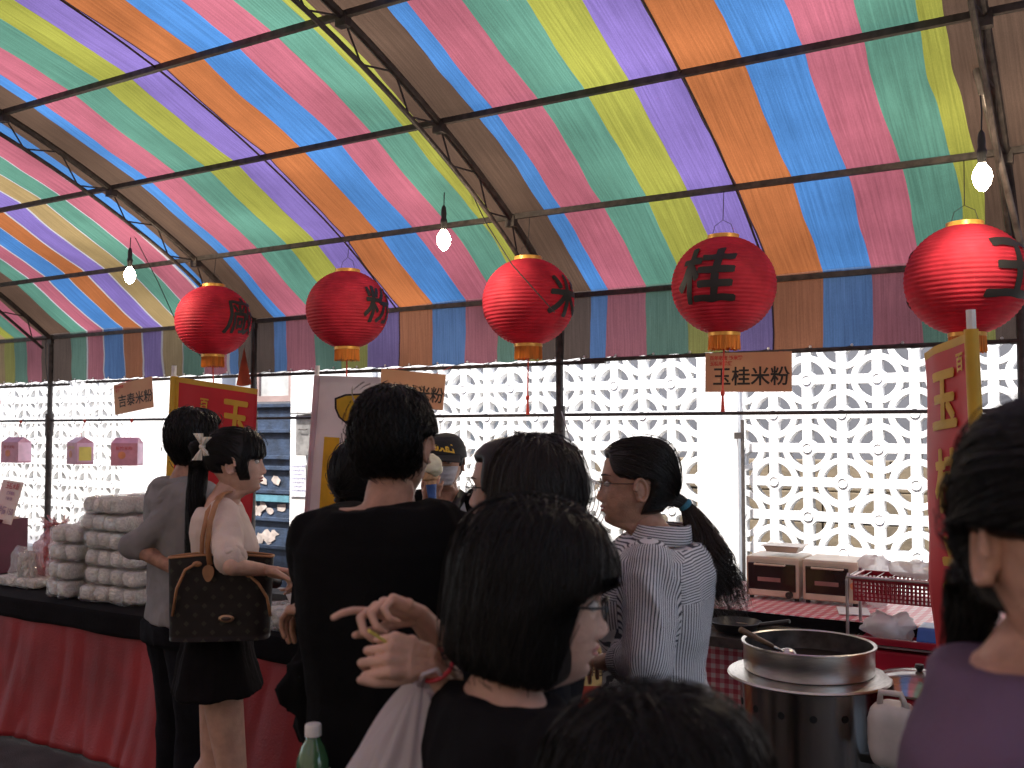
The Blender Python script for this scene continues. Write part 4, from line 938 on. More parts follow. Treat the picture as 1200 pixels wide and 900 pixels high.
# ---- head tables (z, front y, back y, half width), metres, chin to crown 0.225, eyes at z=0
HT = np.array([(.113, -.012, -.014, .002), (.108, .030, -.050, .030), (.098, .055, -.072, .048), (.082, .073, -.086, .061), (.06, .085, -.095, .070), (.035, .0905, -.099, .0745),
    (.015, .0905, -.099, .076), (0, .088, -.097, .0755), (-.02, .0885, -.091, .073), (-.04, .089, -.080, .069), (-.058, .089, -.066, .0635), (-.075, .087, -.056, .057),
    (-.09, .085, -.052, .048), (-.102, .080, -.052, .040), (-.112, .064, -.053, .041), (-.122, .035, -.055, .045), (-.135, .018, -.058, .049), (-.16, .012, -.065, .052), (-.20, .008, -.075, .060)])
def ht(z, k): return float(np.interp(-z, -HT[:, 0], HT[:, k]))
def ga(x, s): return math.exp(-(x/s)**2)
def head_pt(a, z, thick=0.0, face=True, female=False):
    f = ht(z, 1); b = ht(z, 2); w_ = ht(z, 3)
    c = (f+b)/2; d = (f-b)/2
    ca = math.cos(a); sa = math.sin(a)
    e = .9
    sx = math.copysign(abs(sa)**e, sa); cy = math.copysign(abs(ca)**(.92 if ca > 0 else e), ca)
    x = (w_+thick)*sx; y = c+(d+thick)*cy
    if face and ca > 0:
        y += .0045*ga(z-.024, .009)*ga(abs(x)-.028, .024)                       # brow
        y -= .0085*ga(z-.002, .012)*ga(abs(x)-.033, .014)                       # sockets
        y += .0035*ga(z+.001, .006)*ga(abs(x)-.032, .011)                       # lids
        nh = .0
        if z < .02:
            nh = np.interp(-z, [-.02, .0, .018, .034, .041, .046, .052], [.001, .006, .014, .0225, .0215, .012, 0])
        y += nh*ga(x, .0085+.25*max(0, -z-.02))*(.85 if female else 1)
        y += .006*ga(z+.043, .006)*ga(abs(x)-.013, .006)                        # nostril wings
        y += .0065*ga(z+.0585, .0055)*ga(x, .020)+.0065*ga(z+.071, .0055)*ga(x, .017)-.003*ga(z+.0648, .003)*ga(x, .022)
        y -= .004*ga(z+.081, .006)*ga(x, .02); y += .004*ga(z+.098, .01)*ga(x, .018)
        y += .003*ga(z+.028, .02)*ga(abs(x)-.045, .016)                         # cheek
    return (x, y, z)
def head_mesh(M, female=False, low=-.20, su=72, sv=110):
    zs = np.concatenate([np.linspace(.113, .09, 8), np.linspace(.086, low, sv)])
    V = []; F = []
    for z in zs:
        for k in range(su):
            u = -1+2*k/su; a = PI*math.copysign(abs(u)**1.35, u); V.append(M @ Vector(head_pt(a, float(z), 0, True, female)))
    n = len(zs)
    for j in range(n-1):
        for k in range(su):
            k2 = (k+1) % su; F.append((j*su+k, (j+1)*su+k, (j+1)*su+k2, j*su+k2))
    F.append(tuple(range(su))); F.append(tuple((n-1)*su+k for k in reversed(range(su))))
    me = np_mesh('h', V, F)
    return me
def ears(M):
    out = []
    for s in (-1, 1):
        m = MB(); E_ = M.to_3x3() @ Matrix.Rotation(s*R(-18), 3, 'Z') @ Matrix.Rotation(R(-8), 3, 'X')
        c = M @ Vector((s*.078, -.008, -.012))
        rim = []
        for k in range(13):
            t = R(-120+k*25); rim.append(c+E_@Vector((s*.006, -.0165*math.cos(t*1.0)-.0+.0, 0))*1+E_@Vector((0, .0, .029*math.sin(t))))
        m.tube(rim, [.0045]*12+[.006], 8); m.ell(c, (.0052, .0155, .0275), E_, 14, 10); m.ell(c+E_@Vector((0, .006, -.022)), (.0055, .008, .009), E_, 10, 8)
        m.ell(c+E_@Vector((-s*.004, .009, 0)), (.008, .006, .02), E_, 10, 8)
        me = remesh(m, .0022, 2); out.append(me)
    return out
EYEW = mat('eye_white', (.65, .62, .6), .2); EYED = mat('eye_dark', (.02, .012, .01), .15); LIPM = mat('lip', (.42, .13, .12), .4, sss=.1); BROWM = mat('eyebrow_hair', (.03, .02, .018), .7)
def face_parts(M, root, lips=True, female=True):
    for s in (-1, 1):
        m = MB(); c = M @ Vector((s*.0315, .0735, .001)); R3 = M.to_3x3(); sc0 = M.to_scale()[0]
        m.ell(c, (.0125*sc0, .0125*sc0, .0085*sc0), R3.normalized(), 14, 10); e = m.build('eye', EYEW, root, smooth=True)
        m = MB(); m.ell(M @ Vector((s*.0318, .0815, .0005)), (.0055*sc0, .0052*sc0, .0058*sc0), R3.normalized(), 12, 8); m.build('iris', EYED, e, smooth=True)
        m = MB(); P = []
        for k in range(7):
            a = .016+.033*k/6; q = head_pt(math.asin(min(.95, a/.0745)), .0075-.5*abs(a-.032)**2*18, .001); P.append(M @ Vector((s*abs(q[0]), q[1]+.001, q[2]-.0)))
        m.tube(P, [.0012]*7, 5); m.build('eyelashes', BROWM, root)
        m = MB(); P = []
        for k in range(7):
            a = .014+.038*k/6; q = head_pt(math.asin(min(.95, a/.0745)), .026-((k-3.5)/6)**2*.012, .0015); P.append(M @ Vector((s*abs(q[0]), q[1], q[2])))
        m.tube(P, [.0016, .0022, .0024, .0024, .002, .0016, .0008], 6); m.build('eyebrow', BROWM, root)
    if lips:
        m = MB()
        for z0, w_ in ((-.0595, .023), (-.070, .019)):
            P = []
            for k in range(9):
                x = w_*(-1+2*k/8); q = head_pt(math.asin(x/ .066), z0+.0*abs(x)-(.0035*(1 if z0 > -.065 else -1))*(abs(x)/w_)**2, 0, True); P.append(M @ Vector((q[0], q[1]-.0005, q[2])))
            m.tube(P, [.0005, .0022, .0032, .0036, .0034, .0036, .0032, .0022, .0005], 8)
        m.build('lips', LIPM, root, smooth=True)
# ---- hair
def hairmat(name, col, rough=.38, spec=.5):
    m = bpy.data.materials.new(name); m.use_nodes = True; N = m.node_tree.nodes; L = m.node_tree.links; b = N['Principled BSDF']
    tc = N.new('ShaderNodeTexCoord'); n = N.new('ShaderNodeTexNoise'); n.inputs['Scale'].default_value = 120; L.new(tc.outputs['Object'], n.inputs['Vector'])
    mx = N.new('ShaderNodeMix'); mx.data_type = 'RGBA'; mx.inputs[6].default_value = (*[c*.5 for c in col], 1); mx.inputs[7].default_value = (*[c*1.7 for c in col], 1)
    L.new(n.outputs[0], mx.inputs[0]); L.new(mx.outputs[2], b.inputs['Base Color']); b.inputs['Roughness'].default_value = rough; b.inputs['Specular IOR Level'].default_value = spec
    return m
HBLK = hairmat('black_hair', (.0045, .004, .004), .42, .3); HDK = hairmat('dark_brown_hair', (.011, .008, .007), .42, .35); HBR = hairmat('brown_hair', (.024, .014, .010))
def shell_mesh(M, thickfn, z0=.13, z1=-.1, su=80, sv=60, wide=None):
    zs = np.concatenate([np.linspace(.1128, .10, 6), np.linspace(.097, z1, sv)]); V = []; F = []
    def ptf(a, z):
        p = Vector(head_pt(a, z, 0, False)); t = thickfn(a, z)
        if wide and z < wide[0]:
            f, b, w_ = wide[1](z); k = min(1, (wide[0]-z)/.03); k = k*k*(3-2*k)
            q = Vector((w_*math.sin(a), (f+b)/2+(f-b)/2*math.cos(a), z)); p = p.lerp(q, k) if t > 0 else p
        c = Vector((0, -.01, min(z, .03))); d = (p-c); d = d.normalized() if d.length > 1e-6 else Vector((0, 0, 1))
        return p+d*t
    for z in zs:
        for k in range(su): V.append(M @ ptf(-PI+2*PI*k/su, float(z)))
    n = len(zs)
    for j in range(n-1):
        for k in range(su):
            k2 = (k+1) % su; F.append((j*su+k, (j+1)*su+k, (j+1)*su+k2, j*su+k2))
    F.append(tuple(range(su))); F.append(tuple((n-1)*su+k for k in reversed(range(su))))
    return V, F
def strands_mesh(paths, r, taper=True):
    V = []; F = []; b = 0; ang3 = [(1, 0), (-.5, .866), (-.5, -.866)]
    for P in paths:
        P = np.asarray([tuple(p) for p in P]); n = len(P)
        T = np.gradient(P, axis=0); T /= (np.linalg.norm(T, axis=1, keepdims=True)+1e-9)
        U = np.cross(T, (.3, .5, .81)); U /= (np.linalg.norm(U, axis=1, keepdims=True)+1e-9); W = np.cross(T, U)
        rr = r*np.random.uniform(.7, 1.3)*(np.minimum(1, np.linspace(1, 0, n)*2.2+.12) if taper else np.ones(n))
        for c_, s_ in ang3: V.append(P+(U*c_+W*s_)*rr[:, None])
        i = np.arange(n-1)
        for k in range(3):
            k2 = (k+1) % 3; F.append(np.stack([b+k*n+i, b+k2*n+i, b+k2*n+i+1, b+k*n+i+1], 1))
        b += 3*n
    return np_mesh('strands', np.concatenate(V), np.concatenate(F))
np.random.seed(3)
def proj_tool(V, F):
    T = BVHTree.FromPolygons([Vector(v) for v in V], F)
    def hit(c, d):
        h = T.ray_cast(c+d*.6, -d); return h[0]
    return hit
def surf_strands(M, V, F, pairs, lift=.002, n=12, wob=.02):
    hit = proj_tool(V, F); c = M @ Vector((0, -.01, 0)); R3 = M.to_3x3().normalized(); out = []
    for d0, d1 in pairs:
        d0 = (R3 @ Vector(d0)).normalized(); d1 = (R3 @ Vector(d1)).normalized(); P = []
        off = random.uniform(0, lift)*(3.5 if random.random() < .05 else 1); ph = random.uniform(0, 9)
        for k in range(n):
            t = k/(n-1); d = d0.slerp(d1, t, d0) if d0.angle(d1) > 1e-3 else d0
            d = (d+R3@Vector((math.sin(ph+t*4), math.cos(ph*2+t*3), 0))*wob*t*(1-t)*2).normalized()
            h = hit(c, d)
            if h is None: break
            P.append(h+d*off)
        if len(P) > 3: out.append(P)
    return out
def bundle(P, rad, n, spread=.9, wav=.0, seed=1, steps=None, endscatter=1.4, rs=None):
    """strands that follow a poly-line with a radius profile"""
    rnd = random.Random(seed); out = []; P = [Vector(p) for p in P]; m = steps or 16
    def at(t):
        q = t*(len(P)-1); i = min(int(q), len(P)-2); f = q-i
        p0 = P[max(i-1, 0)]; p1 = P[i]; p2 = P[i+1]; p3 = P[min(i+2, len(P)-1)]
        return .5*((2*p1)+(-p0+p2)*f+(2*p0-5*p1+4*p2-p3)*f*f+(-p0+3*p1-3*p2+p3)*f**3)
    for s in range(n):
        a = rnd.uniform(0, 2*PI); r = math.sqrt(rnd.random())*spread; L = rnd.uniform(.78, 1.03); ph = rnd.uniform(0, 6); ph2 = rnd.uniform(0, 6); Q = []
        for k in range(m):
            t = min(1, k/(m-1)*L); p = at(t); T = (at(min(1, t+.02))-at(max(0, t-.02))).normalized()
            u = T.cross(Vector((.31, .2, .93)));
            if u.length < .1: u = T.cross(Vector((1, 0, 0)))
            u.normalize(); v = T.cross(u)
            R_ = np.interp(t, np.linspace(0, 1, len(rad)), rad)*r
            if t > .7: R_ *= 1+(endscatter-1)*(t-.7)/.3
            w1 = wav*math.sin(ph+t*15+.7*math.sin(ph2))*t; w2 = wav*math.cos(ph2+t*13)*t
            Q.append(p+u*(R_*math.cos(a)+w1)+v*(R_*math.sin(a)+w2))
        out.append(Q)
    return out
def tube_core(P, rad, name, m, root):
    mb = MB(); n = len(P); mb.tube(P, list(np.interp(np.linspace(0, 1, n), np.linspace(0, 1, len(rad)), rad)), 14); return mb.build(name, m, root, smooth=True)
# ---- body pieces
def ring_loft(rings, M, seg=32, e=.8):
    """rings: (z, cx, cy, halfwidth, front depth, back depth)"""
    V = []; F = []
    for z, cx, cy, w_, df, db in rings:
        for k in range(seg):
            a = 2*PI*k/seg; s, c = math.sin(a), math.cos(a)
            x = w_*math.copysign(abs(s)**e, s); y = (df if c > 0 else db)*math.copysign(abs(c)**e, c)
            V.append(M @ Vector((cx+x, cy+y, z)))
    n = len(rings)
    for j in range(n-1):
        for k in range(seg):
            k2 = (k+1) % seg; F.append((j*seg+k, j*seg+k2, (j+1)*seg+k2, (j+1)*seg+k))
    F.append(tuple(reversed(range(seg)))); F.append(tuple((n-1)*seg+k for k in range(seg))); return V, F
def torso_rings(s, female, infl=0, z0=.80, z1=1.46, slim=1.0):
    if female: T = [(.80, .165, .09, .11), (.88, .172, .095, .115), (.96, .155, .09, .095), (1.04, .130, .085, .075), (1.12, .132, .09, .078), (1.20, .145, .115, .09), (1.27, .152, .122, .097), (1.33, .155, .10, .10), (1.385, .150, .075, .088), (1.42, .105, .055, .072), (1.46, .062, .045, .06)]
    else: T = [(.80, .165, .095, .115), (.88, .168, .10, .115), (.96, .158, .10, .10), (1.04, .150, .10, .09), (1.12, .158, .105, .098), (1.20, .175, .112, .108), (1.28, .185, .115, .115), (1.34, .185, .10, .113), (1.39, .170, .075, .098), (1.43, .120, .055, .078), (1.47, .066, .048, .064)]
    out = []
    for z, w_, f, b in T:
        if z0-1e-6 <= z <= z1+1e-6: out.append((z*s, 0, -.02*s, (w_*slim+infl)*s, (f+infl)*s, (b+infl)*s))
    return out
def limb(mb, pts, rs):
    for i in range(len(pts)-1): mb.cap(pts[i], pts[i+1], rs[i], rs[i+1])
def hand_prims(side, curl=(.5, .5, .5, .5), thumb=(.6, .75, -.35), tcurl=.3, spread=.06, sc_=1.0):
    """wrist at origin, fingers +Y, palm -Z, thumb on +X*side; returns list of capsules"""
    C = []; bx = [.031, .011, -.010, -.029]; by = [.086, .090, .085, .076]
    Ls = [(.042, .026, .021), (.046, .029, .022), (.042, .027, .021), (.033, .021, .018)]; r0 = [.0088, .009, .0086, .0076]
    for k in range(4):
        C.append(((.018*(1-k*.6), .004, 0), (bx[k], by[k], 0), .0135, .0108))
        if k < 3: C.append(((bx[k]*.9, by[k]*.55, 0), (bx[k+1]*.9, by[k+1]*.55, 0), .0128, .0125))
        p = Vector((bx[k], by[k], 0)); a = 0; yaw = (1.5-k)*spread
        for q in range(3):
            a += curl[k]*(.85, 1.15, .8)[q]
            d = Vector((math.sin(yaw)*math.cos(a), math.cos(yaw)*math.cos(a), -math.sin(a)))
            r_ = r0[k]*(1-.09*q); p2 = p+d*Ls[k][q]; C.append((tuple(p), tuple(p2), r_, r_*.91)); p = p2
    C.append(((.012, .012, -.004), (.030, .040, -.010), .015, .013)); C.append(((.0, .03, -.003), (.0, .075, -.003), .014, .012)); C.append(((-.015, .02, -.004), (-.022, .06, -.003), .013, .011))
    p = Vector((.028, .034, -.009)); d = Vector(thumb).normalized(); dd = Vector((-.35, .75, -.3)).normalized()
    for q, (L, ra, rb) in enumerate(((.036, .0125, .0105), (.030, .0103, .0095), (.024, .0094, .0075))):
        p2 = p+d*L; C.append((tuple(p), tuple(p2), ra, rb)); p = p2; d = (d*(1-tcurl)+dd*tcurl).normalized()
    return [(Vector((a[0]*side, a[1], a[2]))*sc_, Vector((b[0]*side, b[1], b[2]))*sc_, r1*sc_, r2*sc_) for a, b, r1, r2 in C]
def hand_mesh(wrist, fdir, pdir, side, voxel=.0026, sc_=1.0, fore=None, **k):
    """fdir: where the fingers point; pdir: where the palm faces"""
    y = Vector(fdir).normalized(); z = -Vector(pdir); z = (z-y*z.dot(y)).normalized(); x = y.cross(z); M = Matrix((x, y, z)).transposed()
    mb = MB()
    for a, b, r1, r2 in hand_prims(side, sc_=sc_, **k): mb.cap(Vector(wrist)+M@a, Vector(wrist)+M@b, r1, r2, 12)
    if fore is not None:                      # forearm end, so that wrist and hand are one surface
        f = Vector(fore); mid = Vector(wrist).lerp(f, .45)
        # flattened wrist: two capsules side by side
        for sx in (-.010, .010): mb.cap(Vector(wrist)+M@Vector((sx, .004, 0))*sc_, mid+M@Vector((sx*1.2, 0, 0)), .0165*sc_, .023*sc_, 12)
        mb.cap(mid, f, .027*sc_, .037*sc_, 14)
    return remesh(mb, voxel, 3)
def cloth_fn(amp=.006, f=7, seed=0, stretch=(1, 1, .5), fine=.0015):
    amp *= 1.6
    def fn(p, n):
        q = (p[0]*stretch[0], p[1]*stretch[1], p[2]*stretch[2])
        v = nz(q, f, seed); w_ = 1-abs(nz(q, f*1.9, seed+4))*3
        return amp*v+amp*.55*w_*(.5+v)+fine*nz(p, 45, seed)
    return fn
def head_matrix(c, yaw_dir, pitch=0, roll=0, s=1.0):
    y = Vector(yaw_dir); y.z = 0; y.normalize(); x = y.cross(Vector((0, 0, 1)))
    M = Matrix((x, y, Vector((0, 0, 1)))).transposed() @ Matrix.Rotation(R(pitch), 3, 'X') @ Matrix.Rotation(R(roll), 3, 'Y')
    return Matrix.Translation(c) @ (M*s).to_4x4()
class Person: pass
def person(label, hc, hs, face, bface, female, skin, height, pitch=0, roll=0, category='person', lean=(0, 0), low=-.20, group=None):
    """hc: head centre (eye level) in the world; face / bface: horizontal directions of head and body"""
    p = Person(); p.s = (hc[2]+.113*hs)/1.70; p.hs = hs; p.female = female; p.skin = skin
    p.H = head_matrix(hc, face, pitch, roll, hs)
    bf = Vector(bface); bf.z = 0; bf.normalize(); bx = bf.cross(Vector((0, 0, 1)))
    base = Vector((hc[0]-bf.x*.03-lean[0], hc[1]-bf.y*.03-lean[1], 0))
    p.root = thing('person', label, category, base, group); p.base = base; p.bf = bf; p.bx = bx
    Bm = Matrix((bx, bf, Vector((0, 0, 1)))).transposed().to_4x4()
    Sh = Matrix.Identity(4); Sh[0][2] = lean[0]/(height*.9); Sh[1][2] = lean[1]/(height*.9)
    p.B = Matrix.Translation(base) @ Sh @ Bm
    p.parts = [head_mesh(p.H, female, low)]+ears(p.H)
    return p
def J(p, x, y, z): return p.B @ Vector((x*p.s, y*p.s, z*p.s))
def add_body(p, arms, legs=True, voxel=.009, bare_legs=False):
    """continuous body under the clothes: torso, legs and the given arms [(shoulder, elbow, wrist)]"""
    s = p.s; mb = MB(); V, F = ring_loft(torso_rings(s, p.female, -.012), p.B); mb.add(V, F)
    mb.cap(J(p, 0, -.03, 1.40), p.H @ Vector((0, -.022, -.10)), .056*s, .052*s)
    for a in arms:
        limb(mb, a, [.047*s, .037*s, .026*s] if not p.female else [.042*s, .033*s, .023*s])
    if legs:
        for sx in (-1, 1):
            bl = bare_legs or 0; limb(mb, [J(p, sx*.085, -.02, .86), J(p, sx*.09, .0+sx*bl*.5, .47), J(p, sx*.092, -.015+sx*bl, .09)], [.082*s, .052*s, .036*s] if bl else [.07*s, .044*s, .03*s]);
            if bare_legs: mb.cap(J(p, sx*.09, -.035+sx*bare_legs*.5, .43), J(p, sx*.092, -.03+sx*bare_legs*.7, .28), .044*s, .047*s)
            mb.cap(J(p, sx*.092, -.03, .045), J(p, sx*.10, .13, .03), .036*s, .028*s)
    me = remesh(mb, voxel, 5); p.parts.append(me)
def finish(p, hands=()):
    me = join(p.parts+list(hands), 'body'); me.materials.clear(); o = link('body', me, p.skin, p.root); return o
def garment(p, name, m, rings, sleeves=(), voxel=.008, amp=.006, seed=0, smooth=5, extra=None, f=7, stretch=(1, 1, .5), fine=.0012):
    mb = MB()
    if rings: V, F = ring_loft(rings, p.B); mb.add(V, F)
    for pts, rs in sleeves: limb(mb, pts, rs)
    if extra: extra(mb)
    me = remesh(mb, voxel, smooth, cloth_fn(amp, f, seed, stretch, fine)); me.name = name; return link(name, me, m, p.root)
def hem(mb, pts, rs):                         # short sleeve end flare
    limb(mb, pts, rs)
def trousers(p, m, z1=.96, infl=.014, voxel=.010):
    s = p.s
    def ex(mb):
        V, F = ring_loft([r for r in torso_rings(s, p.female, infl*.6, .80, z1)], p.B); mb.add(V, F)
        for sx in (-1, 1): limb(mb, [J(p, sx*.083, -.02, .84), J(p, sx*.09, 0, .47), J(p, sx*.092, -.015, .06)], [.09*s+infl*.4, .064*s+infl*.4, .055*s+infl*.4])
    return garment(p, 'trousers', m, None, (), voxel, .007, 3, 4, ex)
def shoes(p, m):
    for sx in (-1, 1):
        mb = MB(); mb.cap(J(p, sx*.092, -.04, .04), J(p, sx*.105, .15, .035), .045*p.s, .036*p.s); mb.box(J(p, sx*.10, .05, .012), (.08, .26, .02), p.B.to_3x3())
        me = remesh(mb, .008, 3); me.name = 'shoe'; link('shoe', me, m, p.root)
def smooth_step(x, a, b): t = max(0, min(1, (x-a)/(b-a))); return t*t*(3-2*t)
def opening(halfw, ztop, side_z=None, th=.014, fr=.0, back=-.09, sideburn=.0, back_th=None):
    """hair thickness: negative over the face and below the nape"""
    def fn(a, z):
        A = abs(a); bt = back_th if back_th is not None else th
        t = th+(bt-th)*smooth_step(A, 1.2, 2.6)
        if z > .05: t *= 1
        face_ = (1-smooth_step(A, halfw-.10, halfw+.10))*(1-smooth_step(z, ztop-.012, ztop+.012))
        low_ = 1-smooth_step(z, back-.015+.03*(1-smooth_step(A, 1.6, 2.4)), back+.012+.03*(1-smooth_step(A, 1.6, 2.4)))
        if side_z is not None:
            ear = (1-smooth_step(A, 1.75, 2.05))*(1-smooth_step(z, side_z-.012, side_z+.012)); low_ = max(low_, ear)
        k = max(face_, low_)
        return t*(1-k)+(-.012)*k+.0015*nz((math.sin(a)*.1, math.cos(a)*.1, z*.3), 60)
    return fn
def rand_dirs(n, f, rnd):
    out = []
    while len(out) < n:
        a = rnd.uniform(-PI, PI); el = math.asin(rnd.uniform(-.75, 1)); d = (math.sin(a)*math.cos(el), math.cos(a)*math.cos(el), math.sin(el))
        if f(a, el): out.append((a, el, d))
    return out
def short_hair(p, m, n=1400, th=.017, ztop=.062, back=-.085, r=.0011, seed=5, L=.30, side_z=-.0):
    fn = opening(1.05, ztop, side_z, th, back=back, back_th=th*1.25); V, F = shell_mesh(p.H, fn, z1=-.13)
    o = link('hair', np_mesh('hair', V, F), m, p.root); rnd = random.Random(seed); pairs = []
    for a, el, d in rand_dirs(n, lambda a, el: fn(a, .11*math.sin(el)) > .004, rnd):
        el2 = el-L*rnd.uniform(.5, 1.2); a2 = a+rnd.uniform(-.25, .25)
        pairs.append((d, (math.sin(a2)*math.cos(el2), math.cos(a2)*math.cos(el2), math.sin(el2))))
    S = surf_strands(p.H, V, F, pairs, .007, 7, .05)
    for P in S:                                # lift the tips a little
        c = p.H @ Vector((0, 0, 0))
        k = rnd.uniform(0, .006)
        for i, q in enumerate(P): P[i] = q+(q-c).normalized()*(k*(i/len(P))**2)
    link('hair_strands', strands_mesh(S, r), m, o)
def tied_hair(p, m, tie, halfw=1.15, ztop=.068, th=.011, n=1300, r=.0008, seed=2, side_z=None, back=-.06):
    """hair combed back to the tie direction (head frame)"""
    fn = opening(halfw, ztop, side_z, th, back=back); V, F = shell_mesh(p.H, fn, z1=-.11)
    o = link('hair', np_mesh('hair', V, F), m, p.root); rnd = random.Random(seed); td = Vector(tie).normalized(); pairs = []
    for a, el, d in rand_dirs(n, lambda a, el: fn(a, .11*math.sin(el)) > .003, rnd):
        if Vector(d).angle(td) > .3: pairs.append((d, tuple(td+Vector([rnd.uniform(-.12, .12) for _ in range(3)]))))
    link('hair_strands', strands_mesh(surf_strands(p.H, V, F, pairs, .0035, 14, .03), r, False), m, o)
    return o
# ------------------------------------------------------------------ fabrics
BLKT = mat('black_cotton', (.006, .006, .0065), .95, 0, .2, 6, .3, 300, spec=.1); JEANS = mat('black_denim', (.009, .009, .012), .9, 0, .25, 10, .4, 200, spec=.12); SHOEM = mat('dark_shoe', (.02, .018, .018), .5)
GREYH = mat('grey_jersey', (.235, .225, .225), .85, 0, .12, 12, .35, 350); BLOUSE = mat('cream_blouse', (.66, .53, .46), .75, 0, .08, 10, .3, 260)
PURT = mat('purple_cotton', (.125, .075, .135), .85, 0, .15, 10, .3, 300); DKT = mat('charcoal_cotton', (.010, .010, .012), .95, 0, .2, 8, .3, 260, spec=.12)
STRAP = mat('tan_leather', (.42, .20, .09), .5, 0, .2, 20)
# ================= 1. young man in the grey hooded top
D1 = 3.95; p = person('young man in a grey hooded top with hand in pocket, left of the ponytail girl', atD(229, 517, D1), .985, ang(38), ang(48), False, SKINB, 1.72)
def arm(sh, el, wr): return [sh, el, wr]
rs = J(p, .165, -.02, 1.375); re = atD(158, 640, D1-.12); rw = atD(208, 668, D1-.20)
ls = J(p, -.165, -.02, 1.375); le = J(p, -.24, .02, 1.10); lw = J(p, -.17, .18, .95)
add_body(p, [(rs, re, rw), (ls, le, lw)])
garment(p, 'hooded_top', GREYH, torso_rings(p.s, False, .012, .88, 1.43), [([rs, re, re.lerp(rw, .12)], [.068, .056, .05]), ([ls, le, le.lerp(lw, .6)], [.068, .055, .046])], .007, .008, 1, 4, f=8)
mb = MB()
hp = [J(p, .09*math.cos(t)*1.05, -.03-.085*math.sin(t), 1.425-.005*math.sin(t)) for t in np.linspace(-.5, PI+.5, 14)]
mb.tube(hp, [.014, .02]+[.026]*10+[.02, .014], 12); V, F = ring_loft([(1.31*p.s, 0, -.125, .05, .01, .02), (1.36*p.s, 0, -.12, .085, .02, .03), (1.40*p.s, 0, -.10, .085, .02, .03), (1.43*p.s, 0, -.085, .06, .02, .02)], p.B); mb.add(V, F)
me = remesh(mb, .007, 5, cloth_fn(.004, 14, 2)); me.name = 'hood'; link('hood', me, GREYH, p.root)
trousers(p, JEANS, .88); shoes(p, SHOEM)
hm = hand_mesh(rw, (atD(232, 676, D1)-rw), UP*-1, -1, .004, curl=(.5, .5, .5, .5))
finish(p, [hm]); short_hair(p, HBLK, 1500, .020, .06, -.095, .0013, 5, .35)
# ================= 2. girl with the ponytail
D2 = 3.5; hc = atD(277, 541, D2); p = person('young woman with long ponytail and white bow in cream blouse and black skirt', hc, .96, ang(82), ang(76), True, SKINL, 1.61)
face_parts(p.H, p.root)
sh = atD(263, 602, D2-.13); el = atD(272, 664, D2-.34); wr = atD(310, 668, D2-.24)
sh2 = atD(268, 600, D2+.2); el2 = atD(285, 668, D2+.2); wr2 = atD(318, 672, D2+.02)
add_body(p, [(sh, el, wr), (sh2, el2, wr2)], bare_legs=.07)
garment(p, 'blouse', BLOUSE, torso_rings(p.s, True, .014, .96, 1.43, .95), [([sh, el.lerp(sh, .16)], [.054, .048]), ([sh2, el2], [.054, .052])], .006, .007, 11, 4, f=9)
mb = MB()
mb.tube([sh.lerp(el, .78), sh.lerp(el, .84), sh.lerp(el, .92)], [.046, .050, .045], 16); me = remesh(mb, .005, 2, cloth_fn(.003, 20, 3)); me.name = 'gathered_cuff'; link('gathered_cuff', me, BLOUSE, p.root)
garment(p, 'skirt', BLKC, [(.755*p.s, 0, -.02, .200, .145, .15), (.80*p.s, 0, -.02, .192, .135, .14), (.88*p.s, 0, -.02, .18, .115, .13), (.98*p.s, 0, -.02, .158, .10, .105), (1.03*p.s, 0, -.02, .14, .09, .085)], (), .008, .006, 21, 3, f=9, stretch=(1.5, 1.5, .3))
shoes(p, SHOEM)
h1 = hand_mesh(wr, RT+UP*-.2, FH*-1+UP*-1.5, 1, .0034, .92, curl=(.8, .9, .9, 1.0)); h2 = hand_mesh(wr2, RT*1-FH*.2, UP*-1, -1, .0034, .92, curl=(.8, .9, .9, .9))
finish(p, [h1, h2])
fn_b = opening(.80, .018, -.09, .012, back=-.06)
def fn_girl(a, z):
    A = abs(a)
    t = .013
    face_ = (1-smooth_step(A, .95, 1.10))*(1-smooth_step(z, .010-.012, .010+.012))          # bangs down to the brow
    side = smooth_step(A, .95, 1.1)*(1-smooth_step(A, 1.45, 1.6))                            # side lock in front of the ear
    low = (1-smooth_step(z, -.075 if A < 1.5 else -.02 if A < 2.0 else -.05, (-.075 if A < 1.5 else -.02 if A < 2.0 else -.05)+.02))
    k = max(face_, low); k = max(0, k)
    return t*(1-k)-.012*k
V, F = shell_mesh(p.H, fn_girl, z1=-.11, su=110); ho = link('hair', np_mesh('hair', V, F), HBLK, p.root); rnd = random.Random(4)
td = Vector((0, -.93, .55)).normalized(); pairs = []
for a, e_, d in rand_dirs(1200, lambda a, e_: fn_girl(a, .11*math.sin(e_)) > .003, rnd):
    if d[1] < .35: pairs.append((d, tuple(td+Vector([rnd.uniform(-.1, .1) for _ in range(3)]))))
    else: pairs.append(((rnd.uniform(-.3, .3), .3, .95), (d[0]*1.0, d[1], d[2]-.1)))
link('hair_strands', strands_mesh(surf_strands(p.H, V, F, pairs, .004, 12, .03), .0009, False), HBLK, ho)
tie = p.H @ Vector((0, -.108, .045))
PT = [tie, tie+RT*-.035+UP*.008, atD(233, 545, D2+.02), atD(229, 590, D2-.02), atD(227, 640, D2-.04), atD(226, 694, D2-.04)]
tube_core(PT[:-1], [.014, .026, .030, .026, .016, .004], 'ponytail', HBLK, ho)
link('ponytail_strands', strands_mesh(bundle(PT, [.014, .028, .036, .036, .03, .022], 420, .95, .004, 3, 20, 1.0), .0011), HBLK, ho)
bw = MB(); bc_ = tie+UP*.01-FH*.02; 
